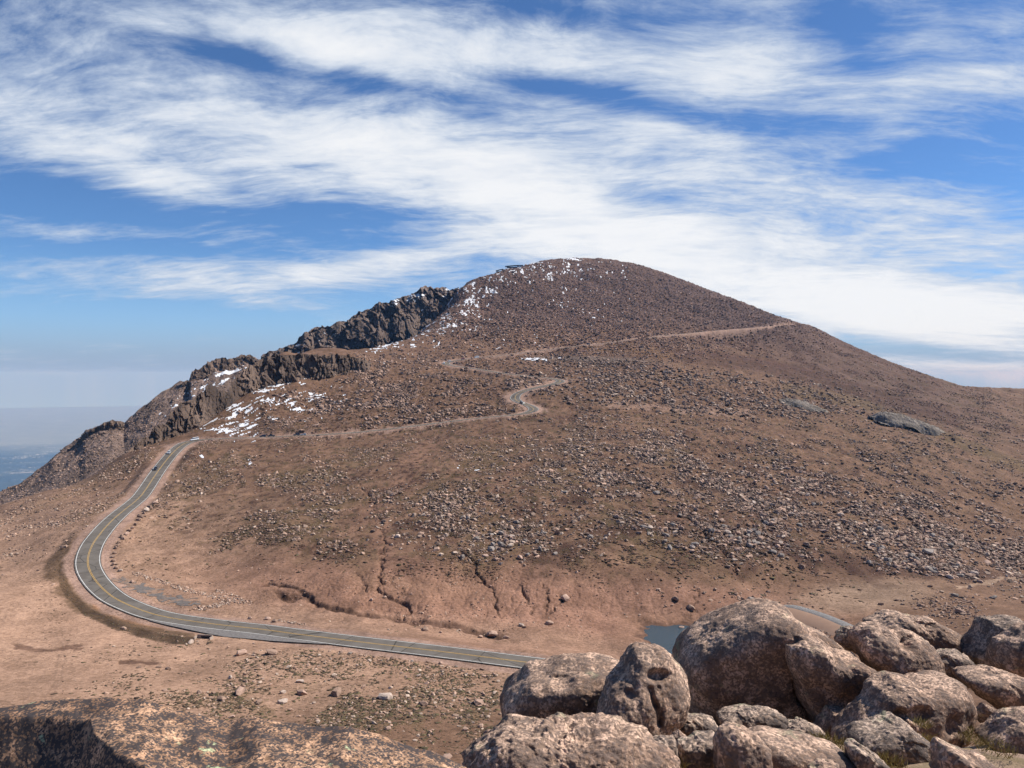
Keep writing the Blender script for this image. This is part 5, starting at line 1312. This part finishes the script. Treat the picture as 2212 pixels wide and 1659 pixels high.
_ico = {}
def icosphere(sub):
    if sub not in _ico:
        bm = bmesh.new(); bmesh.ops.create_icosphere(bm, subdivisions=sub, radius=1)
        bm.verts.index_update()
        _ico[sub] = (np.array([tuple(v.co) for v in bm.verts]), np.array([[v.index for v in f.verts] for f in bm.faces])); bm.free()
    return _ico[sub]
def fg_boulder(outline, Y, label, mat, thick=.9, q=.75, lean=0.0, pits=(), grooves=(), seed=0, rough=1.0, sub=6, turn=0.0, cat='boulder', group=None):
    """a weathered boulder whose side outline follows the photo; thick = depth / width, q < 1 flattens the front, lean > 0 makes the front overhang"""
    P = np.array(outline, float)
    c = np.array([(P[:, 0].min() + P[:, 0].max()) / 2, (P[:, 1].min() + P[:, 1].max()) / 2])
    k = Y / F
    W = (P[:, 0].max() - P[:, 0].min()) * k; H = (P[:, 1].max() - P[:, 1].min()) * k
    # radius of the outline by bearing
    th = np.linspace(-np.pi, np.pi, 361); R = np.zeros(361)
    d = (P - c) * np.array([1, -1])
    for i, a in enumerate(th):
        ca, sa = math.cos(a), math.sin(a); best = 0
        for j in range(len(d)):
            x0, y0 = d[j]; x1, y1 = d[(j + 1) % len(d)]
            den = (x1 - x0) * sa - (y1 - y0) * ca
            if abs(den) < 1e-9: continue
            s = (y0 * ca - x0 * sa) / den
            if 0 <= s <= 1:
                rr_ = (x0 + s * (x1 - x0)) * ca + (y0 + s * (y1 - y0)) * sa
                best = max(best, rr_)
        R[i] = best
    ker = np.exp(-np.linspace(-2, 2, 13) ** 2); ker /= ker.sum()
    R = np.convolve(np.concatenate([R[-7:-1], R, R[1:7]]), ker, 'valid')
    sv, sf = icosphere(sub)
    x, y, z = sv.T
    a = np.arctan2(z, x); rho = np.sqrt(x * x + z * z)
    rr_ = np.interp(a, th, R) * k
    f = np.clip(rho, 0, 1) ** .92
    f = 1 - (1 - f) ** 1.25
    D = thick * min(W, 1.6 * H) * .5
    dep = np.sign(y) * (1 - (1 - np.abs(y)) ** (1 + (1 - q) * 1.8)) * D
    px_, pz_ = rr_ * f * np.cos(a), rr_ * f * np.sin(a)
    v = np.stack([px_, dep - lean * pz_ + turn * px_, pz_], 1)
    S = min(W, H)
    nrm = v / (np.linalg.norm(v, axis=1)[:, None] + 1e-9)
    p = v / S
    amp = S * .055 * rough
    v = v + nrm * (amp * fbm3(p * 1.7 + seed * 3.1, 2) + amp * .5 * fbm3(p * 4.2 + seed, 3) + amp * .09 * np.abs(fbm3(p * 12 + seed, 3)) )[:, None]
    if mat is M_FG2: v = v + nrm * (amp * .55 * fracture(p * 1.7 + seed, .9))[:, None]
    gv = v * np.array([1, 1, 1])
    v = v + nrm * (.0075 * rough * fbm3(gv * 22 + seed, 3))[:, None]
    cw = np.array([pu(c[0]) * Y, Y, pe(c[1]) * Y])
    wv = v + cw
    vx, vy = CX + F * wv[:, 0] / wv[:, 1], CY - F * wv[:, 2] / wv[:, 1]
    frontside = 1 - sstep(-.1, .35, y)
    for (hx, hy, rx, ry, dp) in pits:
        e_ = np.sqrt(((vx - hx) / rx) ** 2 + ((vy - hy) / ry) ** 2)
        g = np.exp(-e_ ** 4) * frontside * dp
        v[:, 1] += g * .85; v[:, 2] -= g * .35
    for pts, wpx, dp in grooves:
        dd, _ = poly_dist(vx, vy, pts); g = np.exp(-(dd / wpx) ** 2) * frontside * dp
        v[:, 1] += g; v[:, 2] -= g * .3
    o = link("boulder", mesh_from_arrays("boulder", v, sf, True), mat)
    o.location = cw
    return tag(o, label, cat, group)
def z8(pts): return [(1014.9 + a * .2852, 1360.5 + b * .2852) for a, b in pts]
def z6(pts): return [(1444.0 + a * .3472, 1083.0 + b * .3472) for a, b in pts]
def s8(a, b, r1, r2, d): return (1014.9 + a * .2852, 1360.5 + b * .2852, r1 * .2852, r2 * .2852, d)
def s6(a, b, r1, r2, d): return (1444.0 + a * .3472, 1083.0 + b * .3472, r1 * .3472, r2 * .3472, d)

fg_boulder(z8([(255, 800), (247, 560), (262, 490), (330, 410), (450, 310), (600, 262), (780, 243), (980, 243), (1130, 258), (1230, 330), (1240, 600), (1150, 850)]), 6.3, "long boulder with a flat dark front left of the pitted skull-like one", M_FG, .8, .42, .30, seed=1, turn=-.02,
           pits=[s8(700, 400, 90, 60, .07)])
fg_boulder(z8([(1255, 150), (1340, 146), (1430, 163), (1500, 208), (1560, 270), (1590, 340), (1650, 385), (1700, 450), (1710, 540), (1680, 620), (1620, 690), (1560, 740), (1460, 790), (1400, 835), (1300, 840), (1180, 795), (1000, 765), (925, 740), (925, 640), (965, 540), (1010, 470), (1040, 380), (1100, 325), (1150, 262), (1190, 205)]), 5.6,
           "skull-like tan boulder with a deep round hole in its upper right", M_FG, .9, .9, -.16, seed=2, sub=7, turn=.55,
           pits=[s8(1425, 352, 80, 50, .10), s8(1215, 490, 44, 46, .035), s8(1200, 385, 42, 26, .015), s8(1420, 445, 30, 30, .018), s8(1045, 480, 50, 40, .03)], grooves=[([(1014.9 + 1370 * .2852, 1360.5 + 450 * .2852), (1014.9 + 1390 * .2852, 1360.5 + 540 * .2852), (1014.9 + 1430 * .2852, 1360.5 + 620 * .2852), (1014.9 + 1440 * .2852, 1360.5 + 720 * .2852)], 6, .05)])
fg_boulder(z8([(-40, 1050), (0, 955), (100, 850), (250, 738), (400, 733), (560, 745), (700, 745), (900, 762), (1050, 765), (1180, 795), (1260, 778), (1300, 835), (1400, 872), (1480, 930), (1530, 1000), (1560, 1080), (1550, 1250), (800, 1330), (100, 1290)]), 4.3, "long rough low boulder at the bottom edge in front of the skull-like one", M_FG, .9, .8, -.05, seed=3, turn=.1, rough=1.9, sub=7)
fg_boulder(z8([(1365, 860), (1420, 815), (1555, 838), (1570, 1000), (1560, 1120), (1440, 1090), (1380, 980)]), 4.75, "small pale grey block wedged against the low rough boulder", M_FG2, .9, .6, 0, seed=4, sub=5)
fg_boulder(z8([(1505, 835), (1545, 790), (1585, 763), (1650, 822), (1625, 870), (1530, 870)]), 5.05, "smallest peaked stone between the grey blocks", M_FG, .9, .8, 0, seed=5, sub=5)
fg_boulder(z8([(1578, 850), (1720, 822), (1870, 812), (1890, 950), (1800, 1075), (1640, 1060), (1575, 960)]), 4.85, "flat grey block with straight edges left of the pink rounded boulder", M_FG2, .9, .5, 0, seed=6, sub=6)
fg_boulder(z8([(1550, 700), (1640, 652), (1770, 662), (1850, 708), (1915, 772), (1870, 835), (1700, 850), (1600, 800)]), 5.7, "grey lumpy boulder tucked under the right side of the skull-like one", M_FG2, .9, .8, 0, seed=7)
fg_boulder(z6([(308, 1345), (350, 1315), (470, 1293), (600, 1295), (700, 1330), (752, 1385), (740, 1440), (650, 1475), (500, 1460), (380, 1425), (320, 1395)]), 6.0, "low rounded grey boulder in front of the great dark-faced boulder", M_FG2, .9, .8, 0, seed=8)
fg_boulder(z6([(62, 1060), (70, 1010), (95, 925), (150, 848), (260, 772), (390, 690), (500, 622), (600, 600), (680, 630), (735, 690), (765, 780), (735, 880), (672, 950), (688, 1060), (770, 1180), (860, 1330), (800, 1400), (600, 1430), (300, 1430), (140, 1370), (100, 1250)]), 7.6, "great round boulder with a shadowed front, biggest of the heap", M_FG, .95, .45, .26, turn=-.2, seed=9, sub=7, rough=.8)
fg_boulder(z6([(660, 760), (720, 720), (800, 742), (900, 792), (1000, 845), (1055, 895), (1070, 960), (980, 1020), (800, 1000), (690, 900)]), 7.75, "sloping ledge boulder along the back right of the great round one", M_FG, .9, .8, 0, seed=10)
fg_boulder(z6([(684, 850), (756, 808), (830, 813), (900, 848), (1060, 928), (1160, 958), (1222, 1000), (1232, 1060), (1180, 1135), (1060, 1275), (970, 1385), (900, 1385), (850, 1300), (800, 1180), (742, 1060), (708, 960)]), 7.0, "wedge boulder with a scooped basin on top beside the long crack", M_FG, .95, .6, .25, turn=-.1, seed=11, sub=7,
           pits=[s6(775, 866, 52, 24, .13), s6(1100, 1000, 60, 40, .04), s6(820, 1010, 60, 70, .05)])
fg_boulder(z6([(1148, 835), (1230, 778), (1330, 788), (1430, 832), (1480, 808), (1560, 848), (1650, 908), (1687, 980), (1672, 1060), (1632, 1125), (1560, 1150), (1450, 1125), (1350, 1115), (1260, 1050), (1195, 970), (1145, 900)]), 7.3, "tan boulder with a thumb-shaped hollow, tilted on the back row", M_FG, .9, .85, -.1, turn=.2, seed=12, sub=7, pits=[s6(1495, 885, 48, 44, .12), s6(1310, 870, 70, 40, .03)])
fg_boulder(z6([(1030, 860), (1060, 815), (1110, 790), (1165, 785), (1190, 870), (1145, 930), (1060, 915)]), 8.0, "small dark jagged boulder beneath the left end of the dam", M_FG2, .9, .8, 0, seed=13, sub=6)
fg_boulder(z6([(1225, 755), (1320, 728), (1400, 697), (1480, 713), (1560, 738), (1630, 733), (1700, 778), (1800, 818), (1872, 880), (1862, 960), (1700, 985), (1500, 900), (1330, 850), (1240, 800)]), 8.6, "long uneven boulder forming the back ridge of the heap", M_FG, .8, .8, 0, seed=14, sub=7, pits=[s6(1640, 775, 40, 20, .08), s6(1560, 760, 30, 16, .05)], rough=1.2)
fg_boulder(z6([(1665, 970), (1740, 933), (1820, 943), (1872, 990), (1915, 1055), (1860, 1120), (1780, 1150), (1700, 1150), (1640, 1110)]), 7.6, "round grey boulder in the gap right of the hollowed one", M_FG2, .9, .8, 0, seed=15)
fg_boulder(z6([(1855, 940), (1940, 828), (1990, 733), (2100, 713), (2200, 740), (2230, 820), (2200, 950), (2100, 1080), (1930, 1065), (1870, 990)]), 8.2, "tall dark boulder standing at the right edge, farther of two", M_FG2, .9, .5, .2, seed=16)
fg_boulder(z6([(2038, 1010), (2060, 870), (2140, 808), (2212, 768), (2320, 770), (2400, 900), (2400, 1100), (2212, 1130), (2060, 1075)]), 7.7, "dark brown boulder cut by the right edge, nearer of two", M_FG, .9, .5, .3, seed=17)
fg_boulder(z6([(1808, 1085), (1860, 1063), (1940, 1058), (2030, 1050), (2150, 1078), (2212, 1108), (2300, 1150), (2340, 1290), (2212, 1330), (2080, 1300), (1980, 1240), (1900, 1175), (1825, 1120)]), 6.9, "smooth leaning boulder below the two dark ones at the right edge", M_FG, .9, .8, .05, seed=18)
fg_boulder(z6([(1922, 1300), (1960, 1258), (2022, 1285), (2028, 1350), (1965, 1395), (1922, 1360)]), 6.6, "little round stone under the smooth leaning boulder", M_FG, .9, .8, 0, seed=19, sub=5)
fg_boulder(z6([(1960, 1490), (2050, 1420), (2130, 1340), (2212, 1318), (2350, 1318), (2420, 1500), (2300, 1600), (2100, 1570), (2000, 1530)]), 5.8, "plain brown boulder low at the right edge above the gravel", M_FG, .9, .8, .05, seed=20)
fg_boulder(z6([(1000, 1450), (1050, 1378), (1120, 1318), (1235, 1230), (1280, 1150), (1400, 1108), (1500, 1123), (1590, 1155), (1640, 1133), (1720, 1150), (1800, 1133), (1882, 1180), (1922, 1260), (1915, 1350), (1885, 1430), (1830, 1490), (1740, 1520), (1600, 1510), (1400, 1490), (1160, 1520), (1040, 1490)]), 6.2, "wide lumpy boulder with knobs along its lower front", M_FG, .8, .8, -.1, turn=.25, seed=21, sub=7,
           pits=[s6(1450, 1330, 46, 40, .09), s6(1570, 1330, 70, 50, .09), s6(1340, 1400, 50, 30, .05), s6(1770, 1400, 40, 60, .06), s6(1240, 1400, 60, 20, .05)])
fg_boulder(z6([(1155, 1475), (1220, 1430), (1330, 1398), (1440, 1373), (1530, 1430), (1600, 1500), (1692, 1570), (1690, 1640), (1500, 1660), (1350, 1630), (1250, 1570), (1175, 1520)]), 5.3, "grey-pink boulder with a sharp peak in front of the lumpy one", M_FG2, .9, .7, 0, seed=22)
fg_boulder(z6([(695, 1430), (760, 1378), (830, 1368), (920, 1410), (990, 1458), (930, 1500), (820, 1520), (725, 1485)]), 5.9, "grey peaked boulder beside the yellow grass tuft", M_FG2, .9, .8, 0, seed=23)
fg_boulder(z6([(298, 1510), (330, 1430), (390, 1402), (500, 1430), (560, 1470), (622, 1540), (635, 1640), (600, 1760), (450, 1800), (320, 1770), (308, 1650)]), 4.55, "rounded pink boulder at the bottom edge leaning on a long slab", M_FG, .9, .75, -.1, turn=.1, seed=24)
fg_boulder(z6([(500, 1480), (600, 1450), (700, 1478), (860, 1500), (1000, 1538), (1100, 1570), (1145, 1625), (1150, 1720), (900, 1790), (600, 1760), (520, 1620)]), 4.85, "long flat slab at the bottom edge right of the rounded pink boulder", M_FG, .9, .6, 0, seed=25, rough=.8)
fg_boulder(z6([(1118, 1530), (1140, 1505), (1185, 1507), (1260, 1560), (1340, 1620), (1395, 1690), (1310, 1750), (1190, 1700), (1135, 1610)]), 4.75, "narrow grey slab leaning right at the bottom edge", M_FG2, .9, .6, 0, seed=26, sub=6)
fg_boulder(z6([(1690, 1560), (1705, 1520), (1735, 1518), (1800, 1555), (1900, 1588), (1980, 1610), (2060, 1680), (1980, 1760), (1750, 1770), (1670, 1700)]), 4.5, "angular dark-cornered rock at the bottom right", M_FG, .9, .6, .05, seed=27, rough=1.4)
fg_boulder(z6([(880, 1665), (940, 1620), (1050, 1635), (1085, 1700), (1020, 1760), (900, 1750)]), 4.45, "smooth orange pebble-like stone cut by the bottom edge", M_FG, .9, .8, 0, seed=28, sub=6)
fg_boulder(z6([(910, 1420), (1000, 1288), (1090, 1295), (1130, 1350), (1080, 1420), (960, 1450)]), 6.6, "shaded stone deep in the gap below the wedge boulder", M_FG, .9, .7, .1, seed=29, sub=6)
fg_boulder(z6([(1215, 1120), (1240, 1050), (1290, 1080), (1310, 1140), (1260, 1200), (1220, 1180)]), 6.9, "shaded greenish stone in the gap under the hollowed boulder", M_FG2, .9, .7, .1, seed=30, sub=5)

# the lichen-covered outcrop right under the viewer, bottom left
def near_rock():
    crest = [(-400, 1552), (0, 1541), (50, 1538), (97, 1534), (149, 1524), (208, 1519), (250, 1518), (312, 1521), (350, 1534), (399, 1548), (451, 1560), (493, 1569), (521, 1566), (555, 1564), (608, 1573), (660, 1578), (713, 1584), (748, 1583), (810, 1597), (870, 1618), (935, 1635), (977, 1653), (1010, 1675), (1050, 1720), (1090, 1790)]
    nc, nr = 620, 300
    pxs = np.linspace(-300, 1085, nc)
    cpy = np.interp(pxs, [c[0] for c in crest], [c[1] for c in crest])
    Yc = 2.65 + .25 * np.sin(pxs / 260.0) * 0 - .00022 * np.clip(pxs - 500, 0, 600)
    tt = np.linspace(-1, 1, nr)
    # t < 0: front (towards the viewer), t > 0: back drop
    Y = np.where(tt[:, None] <= 0, Yc + tt[:, None] * 1.55, Yc + tt[:, None] * .55)
    zc = pe(cpy) * Yc
    flat = np.where(tt[:, None] <= 0, zc - .05 * np.abs(tt[:, None]) ** 1.3 + .02, zc + .02 - 1.1 * np.clip(tt[:, None], 0, 1) ** 1.6)
    X = pu(pxs)[None] * Y
    px = CX + F * X / Y; py = CY - F * flat / Y
    # the scarp on its left: everything beyond this line falls away steeply
    scarp = [(-300, 1546), (60, 1549), (140, 1545), (195, 1549), (200, 1582), (250, 1618), (335, 1661), (420, 1710), (560, 1800)]
    d, _ = poly_dist(px, py, scarp)
    side = py - np.interp(px, [s[0] for s in scarp], [s[1] for s in scarp])
    m = np.where(side > 0, d, 0)
    drop = .0042 * m * 1.0
    Z = flat - np.where(tt[:, None] <= 0, np.minimum(drop, .5), 0)
    p = np.stack([X, Y, Z], -1)
    n = fbm3(p * 2.2, 3) * .028 + fbm3(p * 8, 3) * .012 + fbm3(p * 30, 3) * .0045
    env = 1 - .65 * np.exp(-(tt[:, None] / .08) ** 2)
    Z = Z + n * env
    o = link("lichen_outcrop", mesh_from_arrays("lichen_outcrop", np.stack([X, Y, Z], -1).reshape(-1, 3), grid_faces(nr, nc), True), M_LICH)
    tag(o, "orange granite outcrop crusted with black and green lichen, bottom left", "rock outcrop")
near_rock()

# dry grass in the gravel between the boulders
def grass():
    rng = np.random.default_rng(9)
    spots = [(1795, 1600, 5.6, .10, 260), (1772, 1597, 5.6, .08, 160), (2105, 1590, 5.9, .13, 320), (2150, 1612, 5.2, .12, 260), (1465, 1648, 4.7, .05, 60), (2005, 1598, 5.4, .07, 140), (1920, 1645, 4.9, .10, 220), (1830, 1612, 5.2, .08, 160), (1990, 1560, 5.7, .06, 120), (2085, 1570, 6.1, .10, 160), (1500, 1640, 4.8, .05, 60)]
    vs, fs = [], []; q = 0
    for px, py, Y, r, n in spots:
        c = at(px, py, Y)
        for _ in range(n):
            a = rng.uniform(0, 6.28); d = r * math.sqrt(rng.uniform()); h = rng.uniform(.02, .06); w = .0016; l = rng.normal(0, .02, 2)
            x, y = c.x + d * math.cos(a), c.y + d * math.sin(a) * 1.2; b = rng.uniform(0, 3.14)
            z = c.z - .02
            dx, dy = w * math.cos(b), w * math.sin(b)
            vs += [(x - dx, y - dy, z), (x + dx, y + dy, z), (x + l[0] * .5 + dx * .7, y + l[1] * .5 + dy * .7, z + h * .6), (x + l[0], y + l[1], z + h)]
            fs.append((q, q + 1, q + 2, q + 3)); q += 4
    m, t, b = new_mat("dry_grass")
    t.put(b.inputs['Base Color'], t.mix(t.noise(texco(t), 9, 3), (.20, .15, .04), (.34, .26, .09)))
    tag(link("grass", mesh_from_arrays("grass", np.array(vs), np.array(fs), False), m), kind='stuff')
grass()

# ------------------------------------------------------------------ the air: haze
def haze():
    bm = bmesh.new(); box_bm(bm, (0, 0, (-2400 + 320) / 2), (128000, 128000, 2720))
    me = bpy.data.meshes.new("haze"); bm.to_mesh(me); bm.free()
    m = bpy.data.materials.new("haze"); m.use_nodes = True
    nt = m.node_tree; nt.nodes.remove(nt.nodes['Principled BSDF'])
    pv = nt.nodes.new('ShaderNodeVolumePrincipled'); pv.inputs['Color'].default_value = (.24, .47, .88, 1); pv.inputs['Absorption Color'].default_value = (.80, .62, .20, 1); pv.inputs['Density'].default_value = 3.7e-5; pv.inputs['Anisotropy'].default_value = 0.0
    nt.links.new(pv.outputs[0], nt.nodes['Material Output'].inputs['Volume'])
    tag(link("haze", me, m), kind='stuff')
haze()
